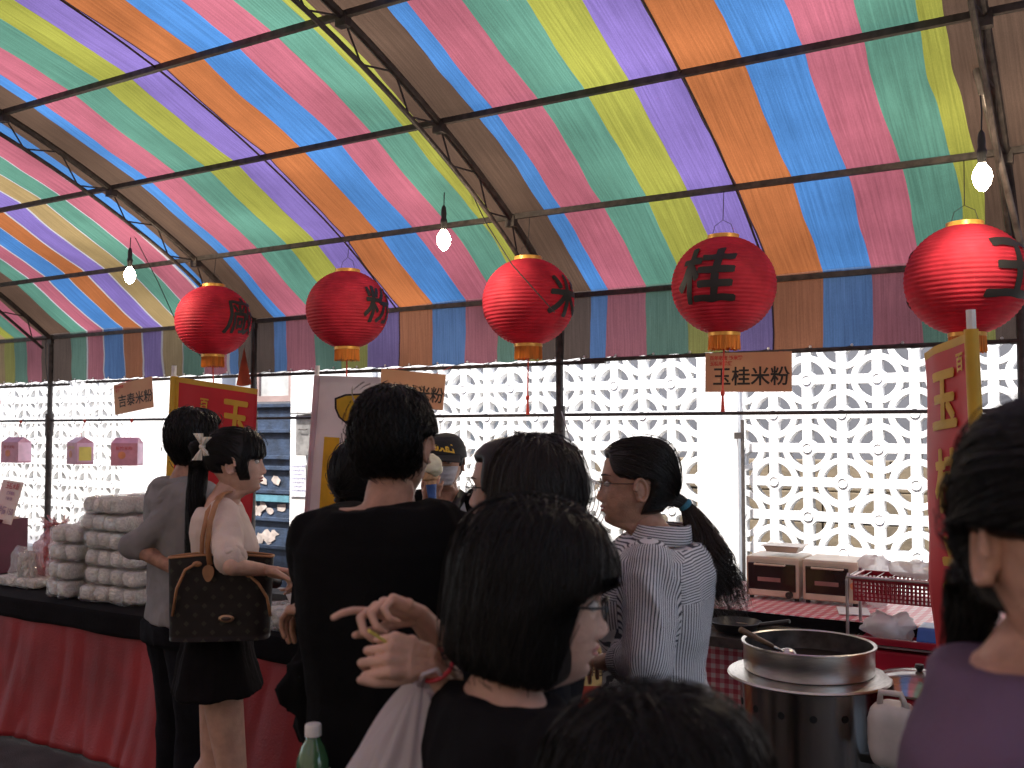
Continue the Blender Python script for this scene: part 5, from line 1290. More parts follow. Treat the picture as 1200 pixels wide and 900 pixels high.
for s_ in (-1, 1):
    for k_, (dz, dx, ln) in enumerate(((1, -.25, .05), (.75, .45, .042))):
        d_ = (UP*s_*dz+RT*dx*(1 if s_ > 0 else 1.4)-FH*.25).normalized(); q0 = bc_-FH*.02; e_ = q0+d_*ln
        V, F = grid(lambda u, v: q0+d_*ln*v+RT*(.5*(u-.5)*(.012+.060*v))-FH*(.010*math.sin(PI*u)*math.sin(PI*min(1, v*1.0))+.004*math.sin(u*15)*v+.006*k_), 12, 8)
        b0_ = len(bw.V); bw.add(V, F); V2 = [q-FH*-.003 for q in V]; bw.add(V2, [tuple(reversed(f)) for f in F])
bw.ell(bc_-FH*.02, (.012, .012, .012)); bw.build('hair_bow', mat('cream_ribbon', (.78, .70, .58), .5), ho, smooth=True)
# tote and clutch
bc_ = atD(259, 701, D2-.185); X_ = (RT*1.0+FH*.12).normalized(); Y_ = X_.cross(Vector((0, 0, 1))); Y_ = -Y_
def bagmat():
    m = mat('monogram_canvas', (.014, .010, .009), .5, 0, .2, 20, spec=.2); N = m.node_tree.nodes; L = m.node_tree.links; b = N['Principled BSDF']
    at_ = N.new('ShaderNodeAttribute'); at_.attribute_name = 'pat'; sx = N.new('ShaderNodeSeparateXYZ'); L.new(at_.outputs['Vector'], sx.inputs[0])
    outs = []
    for i in (0, 1):
        q = N.new('ShaderNodeMath'); q.operation = 'PINGPONG'; q.inputs[1].default_value = .028; L.new(sx.outputs[i], q.inputs[0]); outs.append(q)
    a = N.new('ShaderNodeMath'); a.operation = 'SUBTRACT'; L.new(outs[0].outputs[0], a.inputs[0]); L.new(outs[1].outputs[0], a.inputs[1])
    ab = N.new('ShaderNodeMath'); ab.operation = 'ABSOLUTE'; L.new(a.outputs[0], ab.inputs[0])
    g = N.new('ShaderNodeMath'); g.operation = 'GREATER_THAN'; g.inputs[1].default_value = .019; L.new(ab.outputs[0], g.inputs[0])
    old = b.inputs['Base Color'].links[0].from_socket; mx = N.new('ShaderNodeMix'); mx.data_type = 'RGBA'; L.new(g.outputs[0], mx.inputs[0]); L.new(old, mx.inputs[6]); mx.inputs[7].default_value = (.034, .032, .022, 1); L.new(mx.outputs[2], b.inputs['Base Color'])
    return m
bt = thing('tote_bag', 'dark brown patterned tote bag with tan leather straps on the ponytail girl\'s shoulder', 'handbag', (bc_.x, bc_.y, bc_.z-.14))
def fb(u, v):
    a = 2*PI*u; w_ = .160+.010*v; dd = .065-.03*v; s_, c_ = math.sin(a), math.cos(a); e = .45
    x = w_*math.copysign(abs(c_)**e, c_); y = dd*math.copysign(abs(s_)**.6, s_)
    return bc_+X_*x+Y_*(y+.004*nz((x, y, v), 12))+Vector((0, 0, (-.13+.265*v)+(.012*math.cos(x*9) if v > .5 else 0)))
V, F = grid(fb, 60, 14, True); F.append(tuple(range(60))); me = np_mesh('bag_shell', V, F); at_ = me.attributes.new('pat', 'FLOAT_VECTOR', 'POINT')
at_.data.foreach_set('vector', np.array([(((v-bc_).dot(X_))+5, v.z-bc_.z+5, 0) for v in V]).ravel()); link('bag_shell', me, bagmat(), bt)
m = MB(); m.tube([V[14*60+k]+Vector((0, 0, .002)) for k in range(60)]+[V[14*60]+Vector((0, 0, .002))], .004, 6); m.build('rim_piping', STRAP, bt)
def flat_strap(P, w_, wd, t_=.004):
    mb = MB(); P = [Vector(q) for q in P]; b = 0
    for i, q in enumerate(P):
        T = (P[min(i+1, len(P)-1)]-P[max(i-1, 0)]).normalized(); W = Vector(wd); W = (W-T*W.dot(T)).normalized(); N_ = T.cross(W)
        for sx, sy in ((-1, -1), (1, -1), (1, 1), (-1, 1)): mb.V.append(q+W*sx*w_/2+N_*sy*t_/2)
    for i in range(len(P)-1):
        for k in range(4): k2 = (k+1) % 4; mb.F.append((i*4+k, i*4+k2, (i+1)*4+k2, (i+1)*4+k))
    mb.F += [(3, 2, 1, 0), tuple(len(mb.V)-4+k for k in range(4))]; return mb
flat_strap([atD(246, 662, D2-0.255), atD(243, 640, D2-0.235), atD(246, 612, D2-.27), atD(253, 590, D2-.21), atD(262, 578, D2-.13), atD(270, 576, D2-.06)], .017, X_).build('strap', STRAP, bt, smooth=True)
flat_strap([atD(236, 664, D2-.22), atD(237, 630, D2-.2), atD(243, 600, D2-.18), atD(256, 582, D2-.12), atD(266, 577, D2-.05)], .014, X_).build('strap', STRAP, bt, smooth=True)
def tab(px, py, w_, h_):
    c = atD(px, py, D2-0.260); m = MB(); V, F = grid(lambda u, v: c+X_*(w_/2*math.sin(2*PI*u)*min(1, v*1.0)*(1-.25*math.cos(2*PI*u)))+Vector((0, 0, -h_/2*math.cos(2*PI*u)*v)), 24, 3, True); m.add(V, F); return m
o = tab(244, 672, .036, .055).build('strap_tab', STRAP, bt); solid(o, .004)
m = MB(); m.tube([atD(231, 660, D2-0.260), atD(217, 668, D2-0.265), atD(207, 690, D2-0.265), atD(202, 722, D2-0.260)], .005, 8); m.tube([atD(292, 674, D2-0.260), atD(303, 684, D2-0.265), atD(313, 700, D2-0.265), atD(317, 722, D2-0.255)], .005, 8); 
m.ell(atD(231, 661, D2-0.260), (.016, .004, .009), frame(x=X_, z=Vector((0, 0, 1)))); m.ell(atD(293, 674, D2-0.260), (.014, .004, .009), frame(x=X_, z=Vector((0, 0, 1)))); m.build('side_cinch', STRAP, bt, smooth=True)
pl_ = atD(265, 725, D2-0.263); Mx = frame(x=X_, z=Vector((0, 0, 1)))
m = MB(); m.ell(pl_, (.026, .004, .013), Mx); o = m.build('oval_badge', mat('bronze_badge', (.42, .26, .16), .35, .7), bt, smooth=True)
m = MB(); m.ell(pl_-Mx.col[1]*-.0, (.021, .005, .009), Mx); m.build('badge_face', mat('badge_dark', (.05, .03, .025), .4), o, smooth=True)
m = MB(); m.cap(atD(304, 676, D2-.14), atD(322, 681, D2-.06), .024, .026); me = remesh(m, .005, 3, cloth_fn(.004, 20, 8)); me.name = 'purse'; tag(link('purse', me, BLACKP), 'small black leather purse held in the ponytail girl\'s hands', 'purse')
# ================= 3. man in the black T-shirt
D3 = 2.15; hc = atD(462, 520, D3); p = person('man with short black hair in a black T-shirt seen from behind, centre of the crowd', hc, .97, ang(14), ang(6), False, SKINB, 1.71)
p.s *= 1.018; ls = J(p, -.155, -.02, 1.355); le = atD(388, 720, D3+.12)+Vector((0, 0, -.03)); lw = atD(378, 712, D3-.10)
rs = J(p, .155, -.02, 1.355); re = J(p, .21, .02, 1.08); rw = J(p, .15, .22, 1.02)
add_body(p, [(ls, le, lw), (rs, re, rw)], voxel=.008)
garment(p, 't_shirt', BLKT, torso_rings(p.s, False, .014, .80, 1.43, .97), [([ls, ls.lerp(le, .75)], [.064, .060]), ([rs, rs.lerp(re, .75)], [.064, .060])], .007, .009, 31, 5, f=6)
trousers(p, JEANS, .96); shoes(p, SHOEM)
h1 = hand_mesh(lw, (atD(340, 712, D3-.02)-lw), UP*-1, 1, .003, curl=(.55, .65, .7, .7)); finish(p, [h1])
short_hair(p, HBLK, 3200, .013, .06, -.072, .0010, 9, .30, side_z=.012)
mb = MB(); c = atD(374, 800, D3+.12); V, F = lump(c, (.11, .16, .22), Matrix.Identity(3), 88, 1, .03, 30, 20, .7); mb.add(V, F); mb.tube([c+Vector((0, 0, .09)), c+Vector((.03, 0, .2))], .008, 6)
tag(mb.build('shoulder_bag', BLKT, None, smooth=True), 'soft black bag hanging at the left hip of the man in black', 'bag')
# ================= 4. half hidden person with a bun
D4 = 3.1; hc = atD(424, 563, D4); p = person('person with black hair in a low bun, half hidden left of the man in black', hc, .96, ang(30), ang(30), True, SKIN, 1.55)
a1 = (J(p, -.16, -.02, 1.38), J(p, -.22, 0, 1.1), J(p, -.16, .16, .98)); a2 = (J(p, .16, -.02, 1.38), J(p, .22, 0, 1.1), J(p, .16, .16, .98))
add_body(p, [a1, a2], voxel=.011); garment(p, 'jacket', DKT, torso_rings(p.s, True, .016, .80, 1.42), [([q[0], q[1], q[2]], [.06, .052, .042]) for q in (a1, a2)], .010, .006, 41)
trousers(p, JEANS, .96); hh = [hand_mesh(a[2], p.bf+UP*-.3, UP*-1, s_, .005, .92) for a, s_ in ((a1, 1), (a2, -1))]; finish(p, hh)
o = tied_hair(p, HBLK, (0, -.9, -.3), th=.016, n=700, r=.001, side_z=-.03, back=-.09)
c = atD(402, 576, D4-.02); m = MB(); m.ell(c, (.026, .024, .022)); m.cap(c, p.H @ Vector((0, -.08, -.04)), .014, .02); me = remesh(m, .005, 2, cloth_fn(.003, 30, 2)); me.name = 'hair_bun'; link('hair_bun', me, HBLK, o)
m = MB(); m.ell(atD(397, 586, D4-.02), (.018, .012, .010)); m.build('hair_tie', BLACKP, o, smooth=True)
# ================= 5. vendor in cap and mask
D5 = 4.45; hc = atD(522, 541, D5); p = person('vendor in black cap and face mask holding an ice cream cone behind the counter', hc, .98, ang(188), ang(185), False, SKINB, 1.64)
face_parts(p.H, p.root, False)
sr = J(p, .165, -.02, 1.38); er = J(p, .20, .06, 1.12); wr_ = atD(503, 590, D5-.33); sl = J(p, -.165, -.02, 1.38); el_ = J(p, -.22, .05, 1.1); wl = J(p, -.15, .22, .98)
add_body(p, [(sr, er, wr_), (sl, el_, wl)], voxel=.010)
CAMI = mat('grey_white_shirt', (.50, .49, .50), .8, 0, .1, 10, .3, 200)
garment(p, 'shirt', CAMI, torso_rings(p.s, False, .010, .80, 1.40, .92), [], .008, .005, 51)
garment(p, 'black_vest', BLKT, None, [], .009, .005, 52, extra=lambda mb: [mb.cap(J(p, .13, .02, 1.40), J(p, .16, .09, 1.0), .045, .05), mb.cap(J(p, -.15, .02, 1.40), J(p, -.17, .09, 1.0), .055, .05), limb(mb, [sl, el_], [.062, .054]), limb(mb, [sr, sr.lerp(er, .6)], [.06, .055])])
flat_strap([J(p, -.09, .03, 1.435), J(p, -.06, .10, 1.37), J(p, .0, .115, 1.30), J(p, .1, .12, 1.18), J(p, .14, .10, 1.1)], .045, p.bx+Vector((0, 0, 1)), .006).build('bag_strap', BLACKP, p.root, smooth=True)
trousers(p, JEANS, .96)
h1 = hand_mesh(wr_, UP*1+RT*.25, FH*1, -1, .0032, 1.0, curl=(.9, .95, 1.0, 1.1), thumb=(.5, .9, -.4), tcurl=.4); h2 = hand_mesh(wl, p.bf+UP*-.3, UP*-1, 1, .005)
finish(p, [h1, h2])
fnc = opening(1.2, .03, -.02, .010, back=-.08); V, F = shell_mesh(p.H, fnc, z1=-.12); link('hair', np_mesh('hair', V, F), HBLK, p.root)
capM = mat('black_cap', (.012, .012, .013), .8, 0, .15, 10, .3, 200)
def fcap(a, z): return .020 if z > .018+.012*math.cos(a)*0 else -.012
V, F = shell_mesh(p.H, lambda a, z: .020*smooth_step(z, .008, .022)-.012*(1-smooth_step(z, .008, .022)), z1=-.0, su=60); cp = link('cap', np_mesh('cap', V, F), capM, p.root)
def brim(u, v):
    a = (-1+2*u)*.95; q = head_pt(a, .03, .018, False); rr = .012+.075*v*math.cos(a*1.1)**.6 if abs(a) < 1.4 else .012
    return p.H @ Vector((q[0]+math.sin(a)*rr*.35, q[1]+rr, .030-.022*v-.012*v*math.sin(a)**2))
V, F = grid(brim, 24, 6); solid(link('brim', np_mesh('brim', V, np.array(F)), capM, cp), .004)
me = text_mesh('Lakers', .05, 'cap_lettering', bold=.0016, shear=.3)
for v in me.vertices:
    a = v.co.x/.098; z = .066+v.co.y+.15*v.co.x; z2 = min(z, .1); q = head_pt(a, z2, .0225, False); v.co = p.H @ Vector(q)
link('cap_lettering', me, mat('cap_yellow', (.75, .45, .03), .5), cp)
def msk(u, v):
    a = (-1+2*u)*1.05; z = -.018-.085*v; q = Vector(head_pt(a, z, .005, False)); b_ = .020*math.cos(a*1.3)*ga(v-.35, .35) if abs(a) < 1.2 else 0
    return p.H @ (q+Vector((0, b_+.0015*math.sin(v*22), 0)))
V, F = grid(msk, 26, 24); solid(link('face_mask', np_mesh('face_mask', V, np.array(F)), mat('mask_grey', (.48, .46, .50), .8, 0, .08, 20, .2, 100), p.root), .002)
cc = atD(506, 578, D5-.37); t = thing('ice_cream_cone', 'vanilla ice cream cone in blue paper sleeve held by the masked vendor', 'ice cream', cc)
ax = Matrix.Rotation(R(-6), 3, 'Y')
m = MB(); m.lathe([(.012, -.075), (.022, .035), (.0225, .036)], cc, 24, ax); m.build('paper_sleeve', mat('blue_paper', (.06, .13, .36), .4, 0, .2, 30), t, auto=True)
m = MB(); m.lathe([(.021, .03), (.024, .05), (.033, .058), (.036, .085), (.030, .09), (.02, .085)], cc, 24, ax); m.build('wafer_cone', mat('wafer', (.58, .34, .18), .7, 0, .2, 60, .4, 90), t, auto=True)
V, F = lump(cc+Vector((0, 0, .112)), (.088, .078, .075), Matrix.Identity(3), 9, 1, .016, 40, 24, .75); m = MB(); m.add(V, F); m.build('ice_cream_scoop', mat('vanilla', (.74, .70, .50), .45, 0, .08, 20, .2, 80, sss=.2), t, smooth=True)
# ================= 6. woman facing left, profile behind the dark haired woman
D6 = 2.35; hc = atD(598, 572, D6); p = person('woman with dark brown hair and glasses facing left beyond the two nearest dark heads', hc, .97, ang(-70), ang(-60), True, SKINL, 1.56)
face_parts(p.H, p.root)
a1 = (J(p, -.15, -.02, 1.38), J(p, -.20, 0, 1.12), J(p, -.12, .18, 1.05)); a2 = (J(p, .15, -.02, 1.38), J(p, .20, 0, 1.12), J(p, .12, .18, 1.05))
add_body(p, [a1, a2], voxel=.011); garment(p, 'shirt', DKT, torso_rings(p.s, True, .014, .80, 1.42), [([q[0], q[1]], [.056, .05]) for q in (a1, a2)], .010, .006, 61); trousers(p, JEANS, .96)
finish(p, [hand_mesh(a[2], p.bf, UP*-1, s_, .005, .92) for a, s_ in ((a1, 1), (a2, -1))])
def fn6(a, z):
    A = abs(a); k = max((1-smooth_step(A, .95, 1.15))*(1-smooth_step(z, .052, .075)), 1-smooth_step(z, -.17, -.15)); return .014*(1-k)-.012*k
V, F = shell_mesh(p.H, fn6, z1=-.19, wide=(0, lambda z: (.02, -.090, .072))); o = link('hair', np_mesh('hair', V, F), HDK, p.root); rnd = random.Random(6)
link('hair_strands', strands_mesh(surf_strands(p.H, V, F, [((rnd.uniform(-.2, .2), -.1, 1), (math.sin(a), math.cos(a), rnd.uniform(-1.1, -.5))) for a in [rnd.choice((-1, 1))*rnd.uniform(1.15, PI) for _ in range(700)]], .004, 14, .04), .0009, False), HDK, o)
def glasses(H, root, m=BLACKP, rim=.0014):
    mb = MB()
    for s_ in (-1, 1):
        P = [H @ Vector((s_*.032+.023*math.cos(t), .098-.012*abs(.3*math.cos(t)), -.001+.016*math.sin(t))) for t in np.linspace(0, 2*PI, 21)]; mb.tube(P, rim, 6, False)
        mb.tube([H @ Vector((s_*.055, .095, .004)), H @ Vector((s_*.074, .07, .004)), H @ Vector((s_*.0815, .0, .004)), H @ Vector((s_*.081, -.01, -.008))], rim*1.1, 6)
    mb.tube([H @ Vector((-.009, .099, .003)), H @ Vector((0, .101, .006)), H @ Vector((.009, .099, .003))], rim, 6); return mb.build('glasses', m, root)
glasses(p.H, p.root)
# ================= 7. long dark hair seen from behind
D7 = 1.98; hc = atD(634, 589, D7); p = person('woman with long smooth dark hair from behind, right of the man in black', hc, .99, ang(20), ang(78), True, SKIN, 1.56)
a1 = (J(p, -.15, -.02, 1.38), J(p, -.20, 0, 1.12), J(p, -.12, .18, 1.05)); a2 = (J(p, .15, -.02, 1.38), J(p, .20, 0, 1.12), J(p, .12, .18, 1.05))
add_body(p, [a1, a2], voxel=.011); garment(p, 'shirt', DKT, torso_rings(p.s, True, .014, .80, 1.42), [([q[0], q[1]], [.056, .05]) for q in (a1, a2)], .010, .006, 71); trousers(p, JEANS, .96)
finish(p, [hand_mesh(a[2], p.bf, UP*-1, s_, .005, .92) for a, s_ in ((a1, 1), (a2, -1))])
def fn7(a, z):
    A = abs(a); k = max((1-smooth_step(A, .9, 1.1))*(1-smooth_step(z, .052, .075)), 1-smooth_step(z, -.20, -.18)); return .018*(1-k)-.012*k
V, F = shell_mesh(p.H, fn7, z1=-.22, wide=(.01, lambda z: (.02, -.094, .074+.10*max(0, -z)))); o = link('hair', np_mesh('hair', V, F), HDK, p.root); rnd = random.Random(7)
link('hair_strands', strands_mesh(surf_strands(p.H, V, F, [((rnd.uniform(-.25, .25), rnd.uniform(-.4, .3), 1), (math.sin(a), math.cos(a), rnd.uniform(-1.4, -.5))) for a in [rnd.choice((-1, 1))*rnd.uniform(1.1, PI) for _ in range(1800)]], .004, 16, .05), .0008, False), HDK, o)
# ================= 8. near woman with the black bob
D8 = 1.42; hc = atD(628, 700, D8); p = person('nearest woman with black bobbed hair and glasses, facing right, both hands raised', hc, 1.0, ang(88), ang(60), True, SKINL, 1.50, pitch=-6)
face_parts(p.H, p.root)
e1 = atD(556, 845, D8+.10); w1 = atD(506, 774, D8+.02); e2 = atD(580, 830, D8+.28); w2 = atD(492, 722, D8+.12)
s1 = J(p, -.150, -.02, 1.36); s2 = J(p, .15, -.02, 1.36)
add_body(p, [(s1, e1, e1.lerp(w1, .5)), (s2, e2, e2.lerp(w2, .5))], voxel=.008)
garment(p, 'top', DKT, torso_rings(p.s, True, .012, .80, 1.43, 1.0), [([s1, e1.lerp(s1, -.0), e1.lerp(w1, .22)], [.058, .052, .046]), ([s2, e2, e2.lerp(w2, .1)], [.058, .052, .045])], .007, .006, 81)
trousers(p, JEANS, .96)
hA = hand_mesh(w1, (atD(456, 766, D8-.02)-w1), UP*-.45+FW*.8, -1, .0022, .84, fore=e1, curl=(1.15, 1.15, 1.2, 1.25), thumb=(.35, .95, -.25), tcurl=.35, spread=.02)
hB = hand_mesh(w2, (atD(432, 704, D8+.08)-w2), UP*-.7+FW*-.7, 1, .0022, .80, fore=e2, curl=(.25, .95, 1.05, 1.12), thumb=(.45, .9, -.5), tcurl=.3, spread=.015)
finish(p, [hA, hB])
def fn8(a, z):
    A = abs(a); k = max((1-smooth_step(A, .84, .98))*(1-smooth_step(z, .012, .030)), 1-smooth_step(z, -.118-.012*math.cos(a), -.095-.012*math.cos(a))); return .020*(1-k)-.012*k
V, F = shell_mesh(p.H, fn8, z1=-.15, su=120, wide=(.02, lambda z: (.05, -.100, .080))); o = link('hair', np_mesh('hair', V, F), HBLK, p.root); rnd = random.Random(8)
SS = surf_strands(p.H, V, F, [((rnd.uniform(-.25, .25), rnd.uniform(-.3, .4), 1), (math.sin(a), math.cos(a), rnd.uniform(-1.25, -.3))) for a in [rnd.choice((-1, 1))*rnd.uniform(.95, PI) for _ in range(3600)]], .005, 18, .045)
SS += surf_strands(p.H, V, F, [((rnd.uniform(-.2, .2), .1, 1), (math.sin(a), math.cos(a), .16)) for a in [rnd.uniform(-.95, .95) for _ in range(900)]], .004, 14, .03)
link('hair_strands', strands_mesh(SS, .0007, False), HBLK, o)
glasses(p.H, p.root, BLACKP, .0018)
m = MB(); wv = (e1-w1).normalized(); wp = w1+wv*.012; u_ = wv.cross(Vector((0, 0, 1))).normalized(); v_ = wv.cross(u_)
m.tube([wp+u_*.0285*math.cos(t)+v_*.0265*math.sin(t) for t in np.linspace(0, 2*PI, 25)], .0035, 8, False); m.build('bracelet', mat('pink_red_band', (.6, .05, .07), .4), p.root, smooth=True)
tp = MB(); tp.tube([atD(432, 739, D8-.075), atD(452, 752, D8-.045)], .0022, 6); tag(tp.build('toothpick', mat('yellow_stick', (.8, .65, .12), .5)), 'yellow tasting stick held in the fist of the woman with the bob', 'stick')
# white carrier bag hanging from the wrist
pb = thing('plastic_bag', 'long white plastic bag hanging from the forearm of the woman with the bob', 'bag', atD(450, 870, D8)-Vector((0, 0, .1)))
top = atD(492, 802, D8+.03)
def fbag(u, v):
    a = 2*PI*u; tt_ = v; c = top.lerp(atD(446, 985, D8+.02), tt_); w_ = (.012+.088*tt_**.7); fold = 1+.22*math.sin(a*7+3*tt_)*(.7-.3*tt_)+.12*math.sin(a*13)
    return c+RT*w_*math.cos(a)*fold+FH*w_*.55*math.sin(a)*fold+Vector((0, 0, .01*math.sin(a*3)))
V, F = grid(fbag, 90, 26, True); link('bag_body', np_mesh('bag_body', V, np.array(F)), film('bag_white', (.78, .72, .75), .86, .35, .5, 12, .07), pb)
m = MB(); m.tube([top, atD(496, 790, D8-.03), atD(512, 784, D8-.03), atD(520, 796, D8+.03), top], [.008, .003, .003, .003, .008], 8); m.build('handle_loop', bpy.data.materials['bag_white'], pb, smooth=True)
# ================= 9. top of a dark head at the bottom edge
D9 = 1.0; hc = atD(776, 976, D9); p = person('short black haired person, only the crown of the head showing at the bottom edge', hc, 1.0, ang(60), ang(20), True, SKIN, 1.38)
a1 = (J(p, -.15, -.02, 1.38), J(p, -.20, 0, 1.12), J(p, -.16, .05, .9)); a2 = (J(p, .15, -.02, 1.38), J(p, .20, 0, 1.12), J(p, .16, .05, .9))
add_body(p, [a1, a2], voxel=.012); garment(p, 'shirt', BLKT, torso_rings(p.s, True, .014, .80, 1.42), [([q[0], q[1]], [.056, .05]) for q in (a1, a2)], .012, .006, 91); trousers(p, JEANS, .96)
finish(p, [hand_mesh(a[2], UP*-1, p.bx*-s_, s_, .005, .85) for a, s_ in ((a1, 1), (a2, -1))])
V, F = shell_mesh(p.H, opening(1.0, .04, None, .024, back=-.12), z1=-.14); o = link('hair', np_mesh('hair', V, F), HBLK, p.root); rnd = random.Random(9)
link('hair_strands', strands_mesh(surf_strands(p.H, V, F, [((rnd.uniform(-.25, .25), rnd.uniform(-.4, .3), 1), (math.sin(a), math.cos(a), rnd.uniform(-.7, .3))) for a in [rnd.uniform(-PI, PI) for _ in range(3400)]], .005, 14, .07), .0006, False), HBLK, o)
# ================= 10. woman in the striped shirt
D10 = 2.62; hc = atD(746, 567, D10); p = person('woman in glasses and pinstripe shirt, brown ponytail with blue tie, facing left', hc, .985, ang(-84), ang(-72), True, SKINB, 1.58)
face_parts(p.H, p.root)
sl = atD(764, 660, D10-.15); el_ = atD(756, 772, D10-.24); wl = atD(702, 776, D10-.10)
sr = J(p, .150, -.02, 1.37); er = J(p, .20, .04, 1.10); wr_ = atD(716, 745, D10+.25)
add_body(p, [(sl, el_, wl), (sr, er, wr_)], voxel=.008)
stripe = bpy.data.materials.new('pinstripe_cotton'); stripe.use_nodes = True
N = stripe.node_tree.nodes; L = stripe.node_tree.links; b = N['Principled BSDF']; b.inputs['Roughness'].default_value = .85
at_ = N.new('ShaderNodeAttribute'); at_.attribute_name = 'stripe'; f_ = N.new('ShaderNodeMath'); f_.operation = 'MULTIPLY'; f_.inputs[1].default_value = 1/.0064; L.new(at_.outputs['Fac'], f_.inputs[0])
fr = N.new('ShaderNodeMath'); fr.operation = 'FRACT'; L.new(f_.outputs[0], fr.inputs[0]); gt = N.new('ShaderNodeMath'); gt.operation = 'GREATER_THAN'; gt.inputs[1].default_value = .6; L.new(fr.outputs[0], gt.inputs[0])
mx = N.new('ShaderNodeMix'); mx.data_type = 'RGBA'; mx.inputs[6].default_value = (.64, .63, .64, 1); mx.inputs[7].default_value = (.06, .06, .075, 1); L.new(gt.outputs[0], mx.inputs[0]); L.new(mx.outputs[2], b.inputs['Base Color'])
TR = [(z, a_, b_, w_*1.05, f_*1.28 if z < 1.3 else f_, k_*1.30 if z < 1.38 else k_) for z, a_, b_, w_, f_, k_ in torso_rings(p.s, True, .026, .72, 1.43, 1.05)]; TR = [(.76*p.s, 0, -.02, .20*p.s, .19*p.s, .20*p.s)]+TR
o = garment(p, 'striped_shirt', stripe, TR, [([sl, el_], [.066, .064]), ([el_, el_.lerp(wl, .45)], [.064, .052]), ([sr, er, er.lerp(wr_, .5)], [.06, .054, .046])], .0055, .010, 101, 3, f=8)
me = o.data; Bi = p.B.inverted(); ax_ = (el_-sl).normalized(); u0 = ax_.cross(p.bf).normalized(); v0 = ax_.cross(u0); ax2 = (wl-el_).normalized(); u2 = ax2.cross(Vector((0, 0, 1))).normalized(); v2 = ax2.cross(u2)
def segd(q, a, c): t = max(0, min(1, (q-a).dot(c-a)/(c-a).length_squared)); return (q-a.lerp(c, t)).length
def smap(reg, q):
    l = Bi @ q
    if reg == 0: r_ = q-sl; return math.atan2(r_.dot(v0), r_.dot(u0))*.056+3
    if reg == 1: r_ = q-el_; return math.atan2(r_.dot(v2), r_.dot(u2))*.05+6
    if reg == 2: return l.z+.15*abs(l.x)+9
    return math.atan2(l.x, -(l.y+.02))*.135+12
vals = []; WR = [2*PI*.056, 2*PI*.05, 1e9, 2*PI*.135]
for f_p in me.polygons:
    q = f_p.center; l = Bi @ q; d1 = segd(q, sl, el_); d2 = segd(q, el_, wl)
    reg = 0 if (d1 < .080 and (q-sl).dot(ax_) > -.035) else 1 if (d2 < .075 and d2 < d1) else 2 if l.z > 1.275*p.s else 3
    c0 = smap(reg, q)
    for vi in f_p.vertices:
        x_ = smap(reg, me.vertices[vi].co)
        if x_-c0 > WR[reg]/2: x_ -= WR[reg]
        elif c0-x_ > WR[reg]/2: x_ += WR[reg]
        vals.append(x_)
a_ = me.attributes.new('stripe', 'FLOAT', 'CORNER'); a_.data.foreach_set('value', vals)
mb = MB(); V, F = ring_loft([(1.415*p.s, 0, -.025, .086, .075, .086), (1.44*p.s, 0, -.03, .078, .066, .080), (1.468*p.s, 0, -.033, .070, .055, .074)], p.B, 40); mb.add(V, F[:-2]); cm = mb.mesh('collar', True); a_ = cm.attributes.new('stripe', 'FLOAT', 'POINT'); a_.data.foreach_set('value', [(v.co.z)*1.0+.1*v.co.x for v in cm.vertices])
solid(link('collar', cm, stripe, o), .006)
trousers(p, JEANS, .9)
h1 = hand_mesh(wl, (atD(684, 770, D10+.03)-wl), UP*-1, 1, .0032, .92, curl=(.5, .6, .6, .6)); h2 = hand_mesh(wr_, RT*-1+UP*.4, UP*-.3+FW, -1, .0032, .92, curl=(.6, .7, .7, .7)); finish(p, [h1, h2])
def fn10(a, z):
    A = abs(a); hl = .070 if A < .5 else .070-.05*smooth_step(A, .5, 1.1)
    face_ = (1-smooth_step(A, 1.22, 1.36))*(1-smooth_step(z, hl-.012, hl+.010)); ear = (1-smooth_step(A, 1.82, 1.95))*(1-smooth_step(z, .008, .024))
    low = 1-smooth_step(z, -.085-.0*A, -.070)
    k = max(face_, ear, low); return .013*(1-k)-.012*k
V, F = shell_mesh(p.H, fn10, z1=-.12, su=120); ho = link('hair', np_mesh('hair', V, F), HDK, p.root); rnd = random.Random(10)
td = Vector((0, -.95, -.38)).normalized(); pr = []
for a, e_, d in rand_dirs(2200, lambda a, e_: fn10(a, .11*math.sin(e_)) > .003, rnd):
    pr.append((d, tuple(td+Vector([rnd.uniform(-.1, .1) for _ in range(3)]))))
link('hair_strands', strands_mesh(surf_strands(p.H, V, F, pr, .003, 14, .03), .0007, False), HDK, ho)
tie = atD(803, 592, D10); PT = [p.H @ Vector((0, -.075, -.035)), tie, atD(822, 628, D10-.01), atD(836, 662, D10-.03), atD(850, 690, D10-.02), atD(862, 722, D10-.01)]
tube_core(PT[:-1], [.02, .014, .034, .038, .02], 'ponytail', HDK, ho)
link('ponytail_strands', strands_mesh(bundle(PT, [.024, .015, .042, .056, .052, .034], 1000, 1.0, .010, 12, 26, 1.35), .0008), HBR, ho)
m = MB(); dT = (PT[2]-PT[0]).normalized(); Mt = frame(y=dT.cross(Vector((0, 0, 1))), z=dT); m.lathe([(.012, -.009), (.0185, -.007), (.021, 0), (.0185, .007), (.012, .009)], tie, 20, Mt); m.build('hair_tie', mat('blue_scrunchie', (.05, .22, .32), .8, 0, .2, 60), ho, smooth=True)
glasses(p.H, p.root, mat('dark_rim', (.05, .03, .03), .3), .0011)
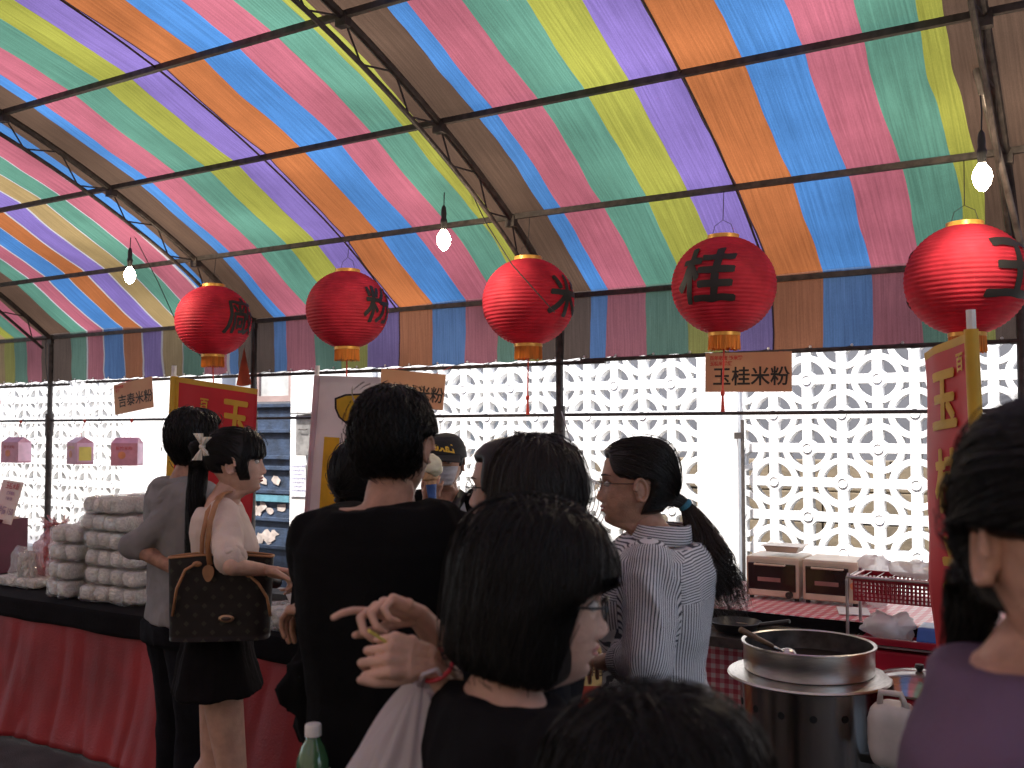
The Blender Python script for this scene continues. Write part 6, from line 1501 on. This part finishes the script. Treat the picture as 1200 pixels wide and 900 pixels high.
# ================= 11. woman at the right edge
D11 = .90; hc = atD(1256, 630, D11); p = person('woman in a purple T-shirt with black tied back hair, cut off by the right edge', hc, 1.0, ang(172), ang(112), True, SKIN, 1.57)
a1 = (J(p, -.15, -.02, 1.35), J(p, -.20, 0, 1.10), J(p, -.16, .14, .95)); a2 = (J(p, .15, -.02, 1.35), J(p, .20, 0, 1.10), J(p, .16, .14, .95))
face_parts(p.H, p.root); add_body(p, [a1, a2], voxel=.007)
garment(p, 't_shirt', PURT, torso_rings(p.s, True, .014, .80, 1.46, .92), [([q[0], q[0].lerp(q[1], .7)], [.058, .055]) for q in (a1, a2)], .006, .006, 111)
trousers(p, JEANS, .96); finish(p, [hand_mesh(a[2], p.bf+UP*-.5, UP*-1, s_, .005, .92) for a, s_ in ((a1, 1), (a2, -1))])
def fn11(a, z):
    A = abs(a); face_ = (1-smooth_step(A, .85, 1.0))*(1-smooth_step(z, .015, .03)); ear = (1-smooth_step(A, 1.8, 1.95))*(1-smooth_step(z, -.004, .010)); low = 1-smooth_step(z, -.08, -.06)
    k = max(face_, ear, low); return .015*(1-k)-.012*k
V, F = shell_mesh(p.H, fn11, z1=-.12, su=120); ho = link('hair', np_mesh('hair', V, F), HBLK, p.root); rnd = random.Random(11); td = Vector((0, -.95, -.35)).normalized()
pr = [(d, tuple(td+Vector([rnd.uniform(-.12, .12) for _ in range(3)]))) for a, e_, d in rand_dirs(3000, lambda a, e_: fn11(a, .11*math.sin(e_)) > .003, rnd)]
link('hair_strands', strands_mesh(surf_strands(p.H, V, F, pr, .004, 16, .03), .0006, False), HBLK, ho)
t0 = p.H @ Vector((0, -.095, -.03)); PT = [p.H @ Vector((0, -.06, -.02)), t0, atD(1142, 670, D11+.10), atD(1137, 715, D11+.10), atD(1131, 755, D11+.10), atD(1124, 805, D11+.10)]
tube_core(PT[:-1], [.02, .014, .022, .02, .008], 'ponytail', HBLK, ho)
link('ponytail_strands', strands_mesh(bundle(PT, [.022, .014, .024, .025, .020, .012], 700, 1.0, .005, 13, 22, 1.0), .0006), HBLK, ho)
# no labels on sub-objects; clean helper properties
for o in sc.objects:
    if '_w' in o: del o['_w']
